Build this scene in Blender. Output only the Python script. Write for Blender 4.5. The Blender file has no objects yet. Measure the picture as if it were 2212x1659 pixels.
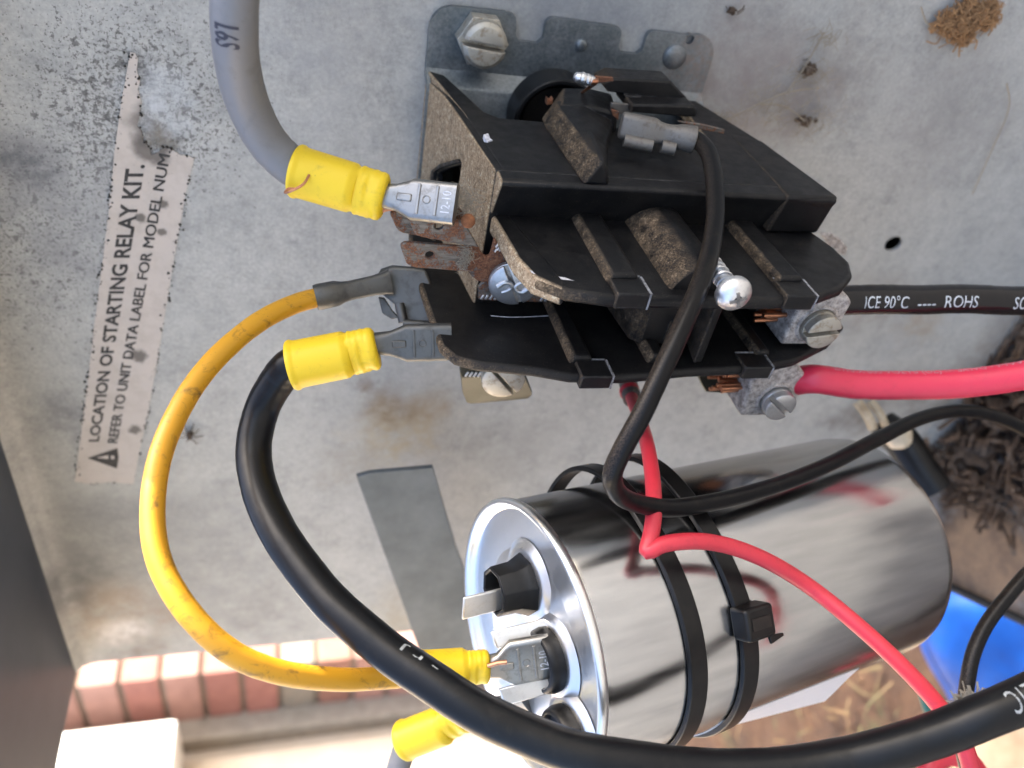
import bpy, bmesh, math, random
from mathutils import Vector, Matrix, noise as mnoise
from mathutils.geometry import tessellate_polygon
random.seed(7)
sc = bpy.context.scene
col = sc.collection
# ------------------------------------------------------------------ camera
# millimetre coordinates (r, h, u): r = right along the back panel, h = height off the panel, u = up.
# world metres: X = r, Y = -h, Z = u.  The phone was turned on its side: image left is up.
F_PX, CX, CY, HC = 1720.0, 1106.0, 829.5, 218.0
ZC = Vector((-.963, -.014, .27)).normalized()            # 'up' seen in camera axes
NC = Vector((.216, -.641, .739)); NC = (NC - ZC * NC.dot(ZC)).normalized()   # panel normal
RC = ZC.cross(NC)
CAM = Vector((0, HC, 0))
def W(p): return Vector((p[0] / 1000, -p[1] / 1000, p[2] / 1000))
cam_d = bpy.data.cameras.new('camera'); cam = bpy.data.objects.new('camera', cam_d); col.objects.link(cam)
sc.camera = cam
cx = Vector((RC.x, -NC.x, ZC.x)); cy = Vector((RC.y, -NC.y, ZC.y)); cz = Vector((RC.z, -NC.z, ZC.z))
m = Matrix((cx, cy, cz)).transposed().to_4x4(); m.translation = W(CAM); cam.matrix_world = m
cam_d.sensor_width = 36; cam_d.lens = 36 * F_PX / 2212
cam_d.clip_start = .005; cam_d.clip_end = 300
cam_d.dof.use_dof = True; cam_d.dof.focus_distance = .172; cam_d.dof.aperture_fstop = cam_d.lens / 2.0
# ------------------------------------------------------------------ sky, sun, exposure
SUN_DIR = Vector((.72, .68, .74)).normalized()
world = bpy.data.worlds.new('World'); sc.world = world; world.use_nodes = True
wn = world.node_tree; sky = wn.nodes.new('ShaderNodeTexSky'); sky.sky_type = 'NISHITA'; sky.sun_disc = False
sky.sun_elevation = math.asin(SUN_DIR.z); sky.sun_rotation = math.atan2(SUN_DIR.x, SUN_DIR.y)
sky.air_density = 1.0; sky.dust_density = 8.5; sky.ozone_density = 1.6
bg = wn.nodes['Background']; bg.inputs['Strength'].default_value = .15
wn.links.new(sky.outputs[0], bg.inputs[0])
sun_d = bpy.data.lights.new('sun', 'SUN'); sun_d.energy = 3.2; sun_d.angle = math.radians(.5); sun_d.color = (1, .94, .85)
sun = bpy.data.objects.new('sun', sun_d); col.objects.link(sun)
sun.rotation_euler = SUN_DIR.to_track_quat('Z', 'Y').to_euler(); sun.location = (1, 1, 3)
vs = sc.view_settings; vs.view_transform = 'Standard'; vs.look = 'None'; vs.gamma = 1; vs.use_curve_mapping = False
vs.exposure = 2.47
sc.render.engine = 'CYCLES'
sc.cycles.use_denoising = True; sc.cycles.max_bounces = 6; sc.cycles.caustics_reflective = False
# ------------------------------------------------------------------ point helpers
def ray(px, py):
    d = Vector(((px - CX) / F_PX, -(py - CY) / F_PX, -1)); return Vector((d.dot(RC), d.dot(NC), d.dot(ZC)))
def Ph(px, py, h): d = ray(px, py); return CAM + d * ((h - HC) / d.y)       # on the plane h above the panel
def Pr(px, py, r): d = ray(px, py); return CAM + d * (r / d.x)
def Pu(px, py, u): d = ray(px, py); return CAM + d * (u / d.z)
def Pt(px, py, t): return CAM + ray(px, py) * t                             # at distance t
def cr(x, y, ox, oy, s): return ((ox + x / s) / 1.8228, (oy + y / s) / 1.8228)
def V(*a): return Vector(a)
NRM = V(0, 1, 0)
# ------------------------------------------------------------------ mesh builder (coordinates in mm r,h,u)
def catmull(pts, n=8):
    P = [Vector(p) for p in pts]; P = [P[0] * 2 - P[1]] + P + [P[-1] * 2 - P[-2]]; out = []
    for i in range(1, len(P) - 2):
        p0, p1, p2, p3 = P[i - 1:i + 3]
        t1 = max((p1 - p0).length ** .5, 1e-4); t2 = t1 + max((p2 - p1).length ** .5, 1e-4); t3 = t2 + max((p3 - p2).length ** .5, 1e-4)
        for k in range(n):
            t = t1 + (t2 - t1) * k / n
            a1 = p0 * ((t1 - t) / t1) + p1 * (t / t1)
            a2 = p1 * ((t2 - t) / (t2 - t1)) + p2 * ((t - t1) / (t2 - t1))
            a3 = p2 * ((t3 - t) / (t3 - t2)) + p3 * ((t - t2) / (t3 - t2))
            b1 = a1 * ((t2 - t) / t2) + a2 * (t / t2); b2 = a2 * ((t3 - t) / (t3 - t1)) + a3 * ((t - t1) / (t3 - t1))
            out.append(b1 * ((t2 - t) / (t2 - t1)) + b2 * ((t - t1) / (t2 - t1)))
    return out + [P[-2]]
def frame(x, zhint):
    x = Vector(x).normalized(); y = Vector(zhint).cross(x).normalized(); return x, y, x.cross(y)
def rrect(w, t, rad, n=4):
    rad = min(rad, w / 2 - 1e-4, t / 2 - 1e-4); out = []
    for cxx, cyy, a0 in ((w / 2 - rad, t / 2 - rad, 0), (-w / 2 + rad, t / 2 - rad, 90), (-w / 2 + rad, -t / 2 + rad, 180), (w / 2 - rad, -t / 2 + rad, 270)):
        for k in range(n + 1):
            a = math.radians(a0 + 90 * k / n); out.append((cxx + rad * math.cos(a), cyy + rad * math.sin(a)))
    return out
class MB:
    def __init__(s): s.v = []; s.f = []
    def add(s, v, f):
        o = len(s.v); s.v += [Vector(p) for p in v]; s.f += [[i + o for i in q] for q in f]; return s
    def prism(s, a, b, holes=()):
        """a, b: matching 3D loops; holes: list of (a, b) loops"""
        if not holes:
            k = len(a); s.add(list(a) + list(b), [list(range(k)), list(range(2 * k - 1, k - 1, -1))] + [[i, (i + 1) % k, k + (i + 1) % k, k + i] for i in range(k)])
            return s
        for idx in (0, 1):
            loops = [[Vector(p) for p in (a, b)[idx]]] + [[Vector(p) for p in h[idx]] for h in holes]
            s.add([p for l in loops for p in l], [list(t) for t in tessellate_polygon(loops)])
        for la, lb in [(a, b)] + list(holes):
            k = len(la); s.add(list(la) + list(lb), [[i, (i + 1) % k, k + (i + 1) % k, k + i] for i in range(k)])
        return s
    def ph(s, ru, h0, h1, holes=()): return s.prism([V(r, h0, u) for r, u in ru], [V(r, h1, u) for r, u in ru], [([V(r, h0, u) for r, u in q], [V(r, h1, u) for r, u in q]) for q in holes])
    def pr(s, hu, r0, r1): return s.prism([V(r0, h, u) for h, u in hu], [V(r1, h, u) for h, u in hu])
    def pu(s, rh, u0, u1): return s.prism([V(r, h, u0) for r, h in rh], [V(r, h, u1) for r, h in rh])
    def plate(s, pts, nrm, th):
        nrm = Vector(nrm).normalized() * th; return s.prism([Vector(p) for p in pts], [Vector(p) - nrm for p in pts])
    def loft(s, secs, cap=True):
        k = len(secs[0]); v = [p for q in secs for p in q]; f = []
        for i in range(len(secs) - 1):
            for j in range(k): f.append([i * k + j, i * k + (j + 1) % k, (i + 1) * k + (j + 1) % k, (i + 1) * k + j])
        if cap: f += [list(range(k)), list(range((len(secs) - 1) * k, len(secs) * k))]
        return s.add(v, f)
    def lathe(s, prof, o, ax, seg=40, xh=None, sx=1, sy=1):
        """prof: (radius, distance along ax)"""
        ax = Vector(ax).normalized(); x = Vector(xh) if xh else ax.orthogonal(); x = (x - ax * x.dot(ax)).normalized(); y = ax.cross(x)
        return s.loft([[Vector(o) + ax * z + x * (r * sx * math.cos(2 * math.pi * k / seg)) + y * (r * sy * math.sin(2 * math.pi * k / seg)) for k in range(seg)] for r, z in prof])
    def tube(s, path, rad, seg=20, cap=True):
        T = [(path[min(i + 1, len(path) - 1)] - path[max(i - 1, 0)]).normalized() for i in range(len(path))]
        x = T[0].orthogonal().normalized(); secs = []
        for i, p in enumerate(path):
            x = (x - T[i] * x.dot(T[i])).normalized(); y = T[i].cross(x); r = rad(i / (len(path) - 1)) if callable(rad) else rad
            secs.append([p + x * (r * math.cos(2 * math.pi * k / seg)) + y * (r * math.sin(2 * math.pi * k / seg)) for k in range(seg)])
        return s.loft(secs, cap)
    def box(s, o, ax, ay, az, a, b, c):
        o = Vector(o); ax, ay, az = Vector(ax) * a, Vector(ay) * b, Vector(az) * c
        return s.prism([o - ax - ay - az, o + ax - ay - az, o + ax + ay - az, o - ax + ay - az], [o - ax - ay + az, o + ax - ay + az, o + ax + ay + az, o - ax + ay + az])
    def sphere(s, o, r, nz=10, seg=16, jit=0):
        return s.loft([[Vector(o) + V(math.cos(2 * math.pi * k / seg) * math.sin(a), math.cos(a), math.sin(2 * math.pi * k / seg) * math.sin(a)) * (r * (1 + jit * random.uniform(-1, 1))) for k in range(seg)] for a in [math.pi * (i + .03) / (nz + .06) for i in range(nz + 1)]])
    def obj(s, name, mat, parent=None, bevel=0, ang=38, seg=2, mtx=None):
        me = bpy.data.meshes.new(name); inv = mtx.inverted() if mtx else None
        vv = [W(p) for p in s.v]
        if inv: vv = [inv @ p for p in vv]
        me.from_pydata(vv, [], s.f)
        bm = bmesh.new(); bm.from_mesh(me); bmesh.ops.remove_doubles(bm, verts=bm.verts, dist=2e-6); bmesh.ops.recalc_face_normals(bm, faces=bm.faces)
        for fc in bm.faces: fc.smooth = True
        for e in bm.edges: e.smooth = len(e.link_faces) == 2 and e.calc_face_angle(0) < math.radians(ang)
        bm.to_mesh(me); bm.free(); me.materials.append(mat)
        o = bpy.data.objects.new(name, me); col.objects.link(o)
        if mtx: o.matrix_world = mtx
        if parent is not None:
            o.parent = parent; o.matrix_parent_inverse = PM[parent.name].inverted()
        PM[o.name] = o.matrix_world.copy() if mtx else Matrix()
        if bevel:
            b = o.modifiers.new('bevel', 'BEVEL'); b.width = bevel / 1000; b.segments = seg; b.limit_method = 'ANGLE'; b.angle_limit = math.radians(40); b.use_clamp_overlap = True
        return o
PM = {}
def thing(name, label, cat, at, group=None):
    o = bpy.data.objects.new(name, None); col.objects.link(o); o.location = W(at); o.empty_display_size = .005
    PM[o.name] = Matrix.Translation(W(at)); return tag(o, label, cat, group)
def tag(o, label, cat, group=None):
    o['label'] = label; o['category'] = cat
    if group: o['group'] = group
    return o
def struct(o, label=None):
    o['kind'] = 'structure'
    if label: o['label'] = label
    return o
# ------------------------------------------------------------------ text as flat meshes, normalised to a unit box
def text_poly(body, bold=0.0, cuts=0):
    cu = bpy.data.curves.new('txt', 'FONT'); cu.body = body; cu.size = 1; cu.offset = bold; cu.resolution_u = 3
    o = bpy.data.objects.new('txt', cu); col.objects.link(o); bpy.context.view_layer.update()
    me = bpy.data.meshes.new_from_object(o.evaluated_get(bpy.context.evaluated_depsgraph_get()))
    bpy.data.objects.remove(o); bpy.data.curves.remove(cu)
    bm = bmesh.new(); bm.from_mesh(me); bpy.data.meshes.remove(me)
    xs = [v.co.x for v in bm.verts]; ys = [v.co.y for v in bm.verts]; x0, x1, y0, y1 = min(xs), max(xs), min(ys), max(ys)
    for k in range(1, cuts):
        bmesh.ops.bisect_plane(bm, geom=bm.verts[:] + bm.edges[:] + bm.faces[:], plane_co=(0, y0 + (y1 - y0) * k / cuts, 0), plane_no=(0, 1, 0))
    bm.verts.ensure_lookup_table(); bm.verts.index_update()
    v = [((p.co.x - x0) / (x1 - x0), (p.co.y - y0) / (y1 - y0)) for p in bm.verts]; f = [[q.index for q in fc.verts] for fc in bm.faces]
    bm.free(); return v, f, (x1 - x0) / (y1 - y0)
def text_quad(body, bl, br, tl, tr, bold=0.0):
    v, f, _ = text_poly(body, bold)
    bl, br, tl, tr = map(Vector, (bl, br, tl, tr))
    return MB().add([(bl * (1 - x) + br * x) * (1 - y) + (tl * (1 - x) + tr * x) * y for x, y in v], f)
def text_tube(body, path, R, s0, s1, ang0, hgt, flip=False, bold=0.0):
    """lettering wrapped on a cable: s0..s1 are fractions of the path, ang0 the angle (deg) off the side facing the viewer"""
    v, f, _ = text_poly(body, bold, 7); n = len(path) - 1; out = []
    for x, y in v:
        if flip: x, y = 1 - x, 1 - y
        s = (s0 + (s1 - s0) * x) * n; i = min(int(s), n - 1); c = path[i].lerp(path[i + 1], s - i)
        T = (path[min(i + 2, n)] - path[max(i - 1, 0)]).normalized()
        vw = CAM - c; vw = (vw - T * vw.dot(T)).normalized(); e = vw.cross(T)
        e = -e; a = math.radians(ang0) + (y - .5) * hgt / R; out.append(c + (vw * math.cos(a) + e * math.sin(a)) * (R + .05))
    return MB().add(out, f)
# ------------------------------------------------------------------ materials
class N:
    def __init__(s, name):
        s.m = bpy.data.materials.new(name); s.m.use_nodes = True; s.t = s.m.node_tree; s.p = s.t.nodes['Principled BSDF']
        g = s.t.nodes.new('ShaderNodeNewGeometry'); s.g = g
        q = s.t.nodes.new('ShaderNodeVectorMath'); q.operation = 'SCALE'; q.inputs['Scale'].default_value = 1000; s.l(g.outputs['Position'], q.inputs[0]); s.pos = q.outputs[0]
    def l(s, a, b): s.t.links.new(a, b)
    def put(s, sock, v):
        if hasattr(v, 'is_linked') or isinstance(v, bpy.types.NodeSocket): s.l(v, sock)
        elif isinstance(v, (tuple, list)) and len(v) == 3 and sock.type == 'RGBA': sock.default_value = (*v, 1)
        else: sock.default_value = v
    def objpos(s):
        c = s.t.nodes.new('ShaderNodeTexCoord'); q = s.t.nodes.new('ShaderNodeVectorMath'); q.operation = 'SCALE'; q.inputs['Scale'].default_value = 1000
        s.l(c.outputs['Object'], q.inputs[0]); return q.outputs[0]
    def scale(s, vec, xyz):
        q = s.t.nodes.new('ShaderNodeVectorMath'); q.operation = 'MULTIPLY'; s.l(vec, q.inputs[0]); q.inputs[1].default_value = xyz; return q.outputs[0]
    def noise(s, sc_, det=4, rough=.55, vec=None, dist=0):
        q = s.t.nodes.new('ShaderNodeTexNoise'); q.inputs['Scale'].default_value = sc_; q.inputs['Detail'].default_value = det; q.inputs['Roughness'].default_value = rough; q.inputs['Distortion'].default_value = dist
        s.l(vec or s.pos, q.inputs['Vector']); return q.outputs[0]
    def vor(s, sc_, vec=None, feat='F1', out=0, rnd=1):
        q = s.t.nodes.new('ShaderNodeTexVoronoi'); q.feature = feat; q.inputs['Scale'].default_value = sc_; q.inputs['Randomness'].default_value = rnd
        s.l(vec or s.pos, q.inputs['Vector']); return q.outputs[out]
    def ramp(s, fac, *st):
        q = s.t.nodes.new('ShaderNodeValToRGB'); e = q.color_ramp.elements
        while len(e) < len(st): e.new(.5)
        for i, (p, c) in enumerate(st): e[i].position = p; e[i].color = (*c, 1) if isinstance(c, tuple) else (c, c, c, 1)
        s.put(q.inputs[0], fac); return q.outputs[0]
    def mix(s, fac, a, b, mode='MIX'):
        q = s.t.nodes.new('ShaderNodeMix'); q.data_type = 'RGBA'; q.blend_type = mode; s.put(q.inputs[0], fac); s.put(q.inputs[6], a); s.put(q.inputs[7], b); return q.outputs[2]
    def math(s, op, a, b=0.0, clamp=False):
        q = s.t.nodes.new('ShaderNodeMath'); q.operation = op; q.use_clamp = clamp; s.put(q.inputs[0], a); s.put(q.inputs[1], b); return q.outputs[0]
    def blob(s, p, rad, soft=.5, warp=0):
        """1 inside a round patch of radius rad (mm) about the place p (mm r,h,u), fading outwards"""
        v = s.pos
        if warp:
            nn = s.t.nodes.new('ShaderNodeTexNoise'); nn.inputs['Scale'].default_value = 1.6 / rad; nn.inputs['Detail'].default_value = 5; s.l(s.pos, nn.inputs['Vector'])
            q = s.t.nodes.new('ShaderNodeVectorMath'); q.operation = 'MULTIPLY_ADD'; s.l(nn.outputs['Color'], q.inputs[0]); q.inputs[1].default_value = (warp * rad,) * 3; s.l(s.pos, q.inputs[2])
            q2 = s.t.nodes.new('ShaderNodeVectorMath'); q2.operation = 'ADD'; s.l(q.outputs[0], q2.inputs[0]); q2.inputs[1].default_value = (-warp * rad / 2,) * 3; v = q2.outputs[0]
        d = s.t.nodes.new('ShaderNodeVectorMath'); d.operation = 'DISTANCE'; s.l(v, d.inputs[0]); d.inputs[1].default_value = (p[0], -p[1], p[2])
        r = s.t.nodes.new('ShaderNodeMapRange'); s.l(d.outputs['Value'], r.inputs[0]); r.inputs[1].default_value = rad; r.inputs[2].default_value = rad * (1 - soft); r.inputs[3].default_value = 0; r.inputs[4].default_value = 1
        r.interpolation_type = 'SMOOTHSTEP'; return r.outputs[0]
    def upness(s, lo, hi):
        q = s.t.nodes.new('ShaderNodeSeparateXYZ'); s.l(s.g.outputs['Normal'], q.inputs[0])
        r = s.t.nodes.new('ShaderNodeMapRange'); s.l(q.outputs[2], r.inputs[0]); r.inputs[1].default_value = lo; r.inputs[2].default_value = hi; return r.outputs[0]
    def bump(s, h, dist_mm=.1, st=1.0):
        q = s.t.nodes.new('ShaderNodeBump'); q.inputs['Strength'].default_value = st; q.inputs['Distance'].default_value = dist_mm / 1000; s.put(q.inputs['Height'], h); s.l(q.outputs[0], s.p.inputs['Normal']); return s
    def set(s, **k):
        for a, v in k.items():
            nm = {'base': 'Base Color', 'rough': 'Roughness', 'metal': 'Metallic', 'spec': 'Specular IOR Level', 'aniso': 'Anisotropic', 'coat': 'Coat Weight', 'sss': 'Subsurface Weight', 'trans': 'Transmission Weight', 'coatr': 'Coat Roughness'}[a]
            s.put(s.p.inputs[nm], v)
        return s
def mat_panel():
    n = N('galvanised_panel')
    spang = n.vor(.28, feat='F1', out=1); sp = n.math('MULTIPLY', n.ramp(spang, (0, 0.0), (1, 1.0)), 1)
    fine = n.noise(.9, 6, .65); big = n.noise(.012, 4, .6)
    base = n.ramp(fine, (.3, (.305, .302, .284)), (.55, (.43, .425, .398)), (.75, (.54, .535, .503)))
    base = n.mix(n.ramp(big, (.35, 0.0), (.7, .55)), base, (.37, .37, .35))
    base = n.mix(.16, base, n.ramp(spang, (0, (.22, .23, .24)), (1, (.46, .46, .45))))
    mot = n.math('ADD', n.math('MULTIPLY', n.noise(.055, 6, .68), .55), n.math('MULTIPLY', n.noise(.3, 5, .7), .45)); base = n.mix(1.0, base, n.ramp(mot, (.33, (.70, .71, .72)), (.5, (1.0, 1.0, .995)), (.66, (1.15, 1.15, 1.14))), 'MULTIPLY')
    scr = n.noise(.8, 3, .6, n.scale(n.pos, (.08, 1, 1.3))); base = n.mix(n.ramp(scr, (.64, 0.0), (.74, .22)), base, (.2, .2, .2))
    # streaks of white oxide, lying across
    ox = n.noise(.5, 5, .7, n.scale(n.pos, (1, 1, .35))); base = n.mix(n.ramp(ox, (.62, 0.0), (.72, .4)), base, (.52, .53, .53))
    # black speckle, thick at the upper end of the panel
    dens = n.math('ADD', n.math('ADD', n.blob(Ph(60, 150, 0), 110, .9), n.blob(Ph(60, 600, 0), 60, .9)), n.blob(Ph(330, 250, 0), 38, .8))
    spk = n.noise(1.05, 5, .72); spk2 = n.noise(.42, 4, .7)
    thr = n.math('SUBTRACT', .71, n.math('MULTIPLY', dens, .095))
    k = n.math('MULTIPLY', n.math('GREATER_THAN', spk, thr), .75); base = n.mix(k, base, (.075, .07, .065))
    k2 = n.math('MULTIPLY', n.math('GREATER_THAN', spk2, n.math('ADD', thr, .02)), .7); base = n.mix(k2, base, (.07, .065, .06))
    # grey patches and rust, plus shading painted in at the lower left
    for (px, py), rad, c, a, wp in (((870, 930), 26, (.40, .32, .19), .9, 1.3), ((835, 885), 15, (.22, .15, .08), .85, 1.6), ((930, 880), 12, (.30, .22, .13), .6, 1.5), ((790, 835), 5, (.16, .11, .07), .8, 1.5), ((1060, 850), 14, (.24, .24, .23), .6, 1.3),
                                     ((905, 1330), 40, (.36, .30, .20), .75, 1.2), ((560, 1330), 30, (.20, .2, .2), .6, 1.4), ((1780, 170), 24, (.20, .175, .165), .6, 1.5), ((2050, 250), 40, (.25, .24, .235), .55, 1.3), ((700, 60), 30, (.26, .27, .28), .5, 1.3), ((1250, 20), 40, (.22, .23, .25), .6, 1.2), ((100, 450), 40, (.24, .24, .245), .6, 1.3), ((230, 1180), 40, (.16, .165, .17), .7, 1.3), ((130, 1250), 34, (.10, .10, .105), .75, 1.2), ((1100, 960), 30, (.24, .235, .22), .5, 1.4), ((750, 1010), 20, (.28, .25, .2), .5, 1.4), ((1900, 640), 24, (.24, .21, .18), .5, 1.5), ((270, 1330), 34, (.30, .19, .11), .6, 1.4), ((265, 1365), 16, (.8, .76, .72), .9, .6), ((300, 1410), 18, (.14, .10, .07), .6, 1.6),
                                     ((420, 1200), 60, (.17, .18, .19), .55, 1.3), ((1990, 700), 16, (.34, .25, .15), .6, 1.5), ((2150, 760), 30, (.2, .15, .1), .6, 1.4), ((1760, 560), 10, (.33, .24, .16), .5, 1.5),
                                     ((2000, 870), 30, (.08, .06, .04), .7, 1.3), ((2150, 830), 30, (.13, .1, .07), .7, 1.3), ((1850, 900), 22, (.12, .1, .08), .7, 1.4), ((1560, 130), 26, (.24, .20, .19), .6, 1.3), ((1650, 210), 30, (.26, .22, .21), .6, 1.2),
                                     ((330, 290), 10, (.05, .05, .05), .85, 2.0), ((345, 215), 12, (.55, .57, .58), .8, 1.6), ((290, 150), 6, (.06, .06, .06), .8, 2), ((330, 300), 7, (.2, .17, .13), .8, 2), ((40, 350), 13, (.10, .10, .11), .8, .9), ((140, 900), 16, (.12, .12, .13), .6, 1.5)):
        b = n.math('MULTIPLY', n.blob(Ph(px, py, 0), rad, .85, wp), n.math('MULTIPLY', n.ramp(n.noise(3.2 / rad, 5, .7), (.35, .25), (.6, 1.0)), a)); base = n.mix(b, base, c)
    brn = n.noise(.22, 5, .75); base = n.mix(n.ramp(brn, (.69, 0.0), (.74, .7)), base, (.2, .13, .085))
    n.set(base=base, rough=n.ramp(fine, (.3, .42), (.7, .62)), metal=.12, spec=.4); n.bump(fine, .05, .5); return n.m
def mat_bracket():
    n = N('zinc_plated_bracket'); f = n.noise(1.2, 6, .6); w = n.noise(.09, 4, .6)
    base = n.mix(n.ramp(w, (.4, 0.0), (.65, 1.0)), n.ramp(f, (.3, (.105, .125, .135)), (.7, (.19, .215, .225))), n.ramp(f, (.3, (.16, .18, .19)), (.7, (.28, .3, .31))))
    rust = n.math('MULTIPLY', n.blob(Ph(1540, 130, 2), 20, .9, 1.2), n.ramp(n.noise(.5, 5, .7), (.4, 0.0), (.6, .85))); base = n.mix(rust, base, (.23, .18, .16))
    n.set(base=base, metal=.6, rough=n.ramp(f, (.3, .3), (.7, .5))); n.bump(f, .04, .4); return n.m
def mat_plastic(name, dust=1.0, base=(.0065, .0065, .007), thick=True):
    n = N(name); gr = n.noise(2.2, 5, .78); gr2 = n.noise(.3, 5, .65); tiny = n.vor(2.4); pres = n.noise(.16, 4, .6)
    up = n.upness(.15, .6)
    lo, hi, cap_ = (.33, .48, .98) if thick else (.42, .58, .92)
    d = n.math('MULTIPLY', up, n.ramp(n.math('ADD', n.math('MULTIPLY', gr, .5), n.math('MULTIPLY', gr2, .5)), (lo, .2 if thick else .05), (hi, cap_)))
    k = 2.1 if thick else .9
    dustc = n.ramp(n.math('ADD', n.math('MULTIPLY', n.noise(2.4, 5, .85), .5), n.math('MULTIPLY', n.noise(.85, 6, .85), .5)), *[(p, tuple(min(.8, v * k) for v in c)) for p, c in ((.36, (.025, .018, .012)), (.45, (.13, .092, .056)), (.53, (.24, .172, .107)), (.64, (.58, .44, .29)))])
    speck = n.math('MULTIPLY', n.math('LESS_THAN', tiny, .12), n.math('GREATER_THAN', n.noise(.5, 3), .54))
    smear = n.ramp(pres, (.42, 0.0), (.7, .4))
    c = n.mix(smear, base, (.026, .024, .022)); c = n.mix(n.math('MULTIPLY', speck, .6 * dust), c, (.30, .24, .17))
    # worn, greyed edges
    bv = n.t.nodes.new('ShaderNodeBevel'); bv.samples = 3; bv.inputs['Radius'].default_value = .00055
    dt = n.t.nodes.new('ShaderNodeVectorMath'); dt.operation = 'DOT_PRODUCT'; n.l(bv.outputs[0], dt.inputs[0]); n.l(n.g.outputs['Normal'], dt.inputs[1])
    wear = n.math('MULTIPLY', n.ramp(n.math('SUBTRACT', 1.0, dt.outputs['Value']), (.015, 0.0), (.10, 1.0)), n.ramp(n.noise(.55, 5, .75), (.47, .06), (.66, .8)))
    c = n.mix(wear, c, (.13, .125, .125))
    c = n.mix(n.math('MULTIPLY', d, dust), c, dustc)
    n.set(base=c, rough=n.mix(d, n.ramp(gr2, (.35, .34), (.7, .52)), (.95, .95, .95)), spec=.25)
    n.bump(n.math('ADD', n.math('MULTIPLY', gr, .25), n.math('MULTIPLY', n.math('MULTIPLY', d, gr), 1.6)), .2, .8); return n.m
def mat_rusty(name, amt=.5):
    n = N(name); a = n.noise(.42, 6, .7); b = n.noise(2.2, 5, .7); st = n.noise(1.2, 4, .6, n.scale(n.pos, (1.6, 1.6, .25)))
    k = n.ramp(n.math('ADD', n.math('MULTIPLY', a, .75), n.math('MULTIPLY', b, .25)), (.5 - .12 * amt - .03, 1.0), (.5 - .12 * amt + .14 * amt + .03, 0.0))
    k = n.math('SUBTRACT', 1.0, n.ramp(n.math('ADD', n.math('MULTIPLY', a, .7), n.math('MULTIPLY', b, .3)), (.43 - .1 * amt + .08, 0.0), (.55 - .1 * amt + .08, 1.0))) if amt < .3 else n.ramp(n.math('ADD', n.math('MULTIPLY', a, .7), n.math('MULTIPLY', b, .3)), (.56 - .18 * amt, 0.0), (.62 - .18 * amt, 1.0))
    steel = n.ramp(st, (.3, (.11, .10, .09)), (.7, (.24, .225, .205))); rust = n.ramp(b, (.3, (.055, .022, .012)), (.5, (.16, .062, .03)), (.72, (.30, .15, .075)))
    n.set(base=n.mix(k, steel, rust), metal=n.math('SUBTRACT', .75, n.math('MULTIPLY', k, .75)), rough=n.math('ADD', .42, n.math('MULTIPLY', k, .45))); n.bump(n.math('ADD', k, n.math('MULTIPLY', b, .5)), .12, .7); return n.m
def mat_metal(name, c, rough, dirt=.3, dc=(.12, .09, .06), sc_=.6, metal=1.0, bump=.03):
    n = N(name); a = n.noise(sc_, 6, .68); b = n.noise(sc_ * 5, 4, .6); k = n.ramp(a, (.5, 0.0), (.68, dirt))
    n.set(base=n.mix(k, c, dc), metal=n.math('SUBTRACT', metal, n.math('MULTIPLY', k, .6 * metal)), rough=n.math('ADD', rough, n.math('MULTIPLY', b, .15))); n.bump(b, bump, .5); return n.m
def mat_lug():
    n = N('corroded_aluminium'); a = n.noise(.55, 6, .75); b = n.noise(2.0, 5, .7); sp = n.vor(1.3)
    c = n.ramp(a, (.32, (.13, .115, .105)), (.45, (.36, .32, .29)), (.58, (.60, .55, .50)), (.72, (.78, .74, .7)))
    c = n.mix(n.ramp(b, (.55, 0.0), (.72, .55)), c, (.42, .30, .24)); c = n.mix(n.math('MULTIPLY', n.math('LESS_THAN', sp, .22), .6), c, (.09, .08, .075))
    n.set(base=c, metal=.25, rough=.62, spec=.4); n.bump(n.math('ADD', a, n.math('MULTIPLY', b, .6)), .25, .8); return n.m
def mat_jacket(name, c, rough=.38, dirtc=(.08, .06, .045), dirt=.25, sc_=.25, spec=.45, sss=0, streak=None):
    n = N(name); a = n.noise(sc_, 5, .7, dist=.6); b = n.noise(3, 4, .65); k = n.ramp(a, (.54, 0.0), (.74, dirt))
    cc = n.mix(k, c, dirtc)
    sp = n.math('MULTIPLY', n.math('GREATER_THAN', n.noise(1.3, 3, .6), .72), .5 * min(1, dirt * 2)); cc = n.mix(sp, cc, dirtc)
    if streak: cc = n.mix(n.math('MULTIPLY', n.upness(.3, .9), n.ramp(b, (.4, 0.0), (.65, .5))), cc, streak)
    n.set(base=cc, rough=n.math('ADD', rough, n.math('MULTIPLY', b, .12)), spec=spec, sss=sss)
    if sss: n.p.inputs['Subsurface Radius'].default_value = (.0012, .0008, .0003); n.p.inputs['Subsurface Scale'].default_value = 1.0
    n.bump(b, .02, .4); return n.m
def mat_plain(name, c, rough=.6, metal=0, c2=None, sc_=.5, bump=0, spec=.5):
    n = N(name); a = n.noise(sc_, 5, .65); n.set(base=n.mix(n.ramp(a, (.35, 0.0), (.68, 1.0)), c, c2) if c2 else c, rough=rough, metal=metal, spec=spec)
    if bump: n.bump(a, bump, .8)
    return n.m
def mat_can(name, rough=.2, along=True):
    n = N(name); o = n.objpos(); s1 = n.noise(1.0, 2, .5, n.scale(o, (1.1, 1.1, .02))); s2 = n.noise(.32, 3, .5, n.scale(o, (1, 1, .14))); f = n.noise(2.5, 4, .7, n.scale(o, (.12, .12, 2.2)))
    c = n.ramp(s2, (.3, (.42, .42, .425)), (.7, (.55, .548, .545)))
    n.set(base=c, metal=1.0, rough=n.math('ADD', rough, n.math('MULTIPLY', n.ramp(s2, (.3, 0.0), (.7, 1.0)), .1)))
    return n.m
M = {}
M['panel'] = mat_panel(); M['bracket'] = mat_bracket()
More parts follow.
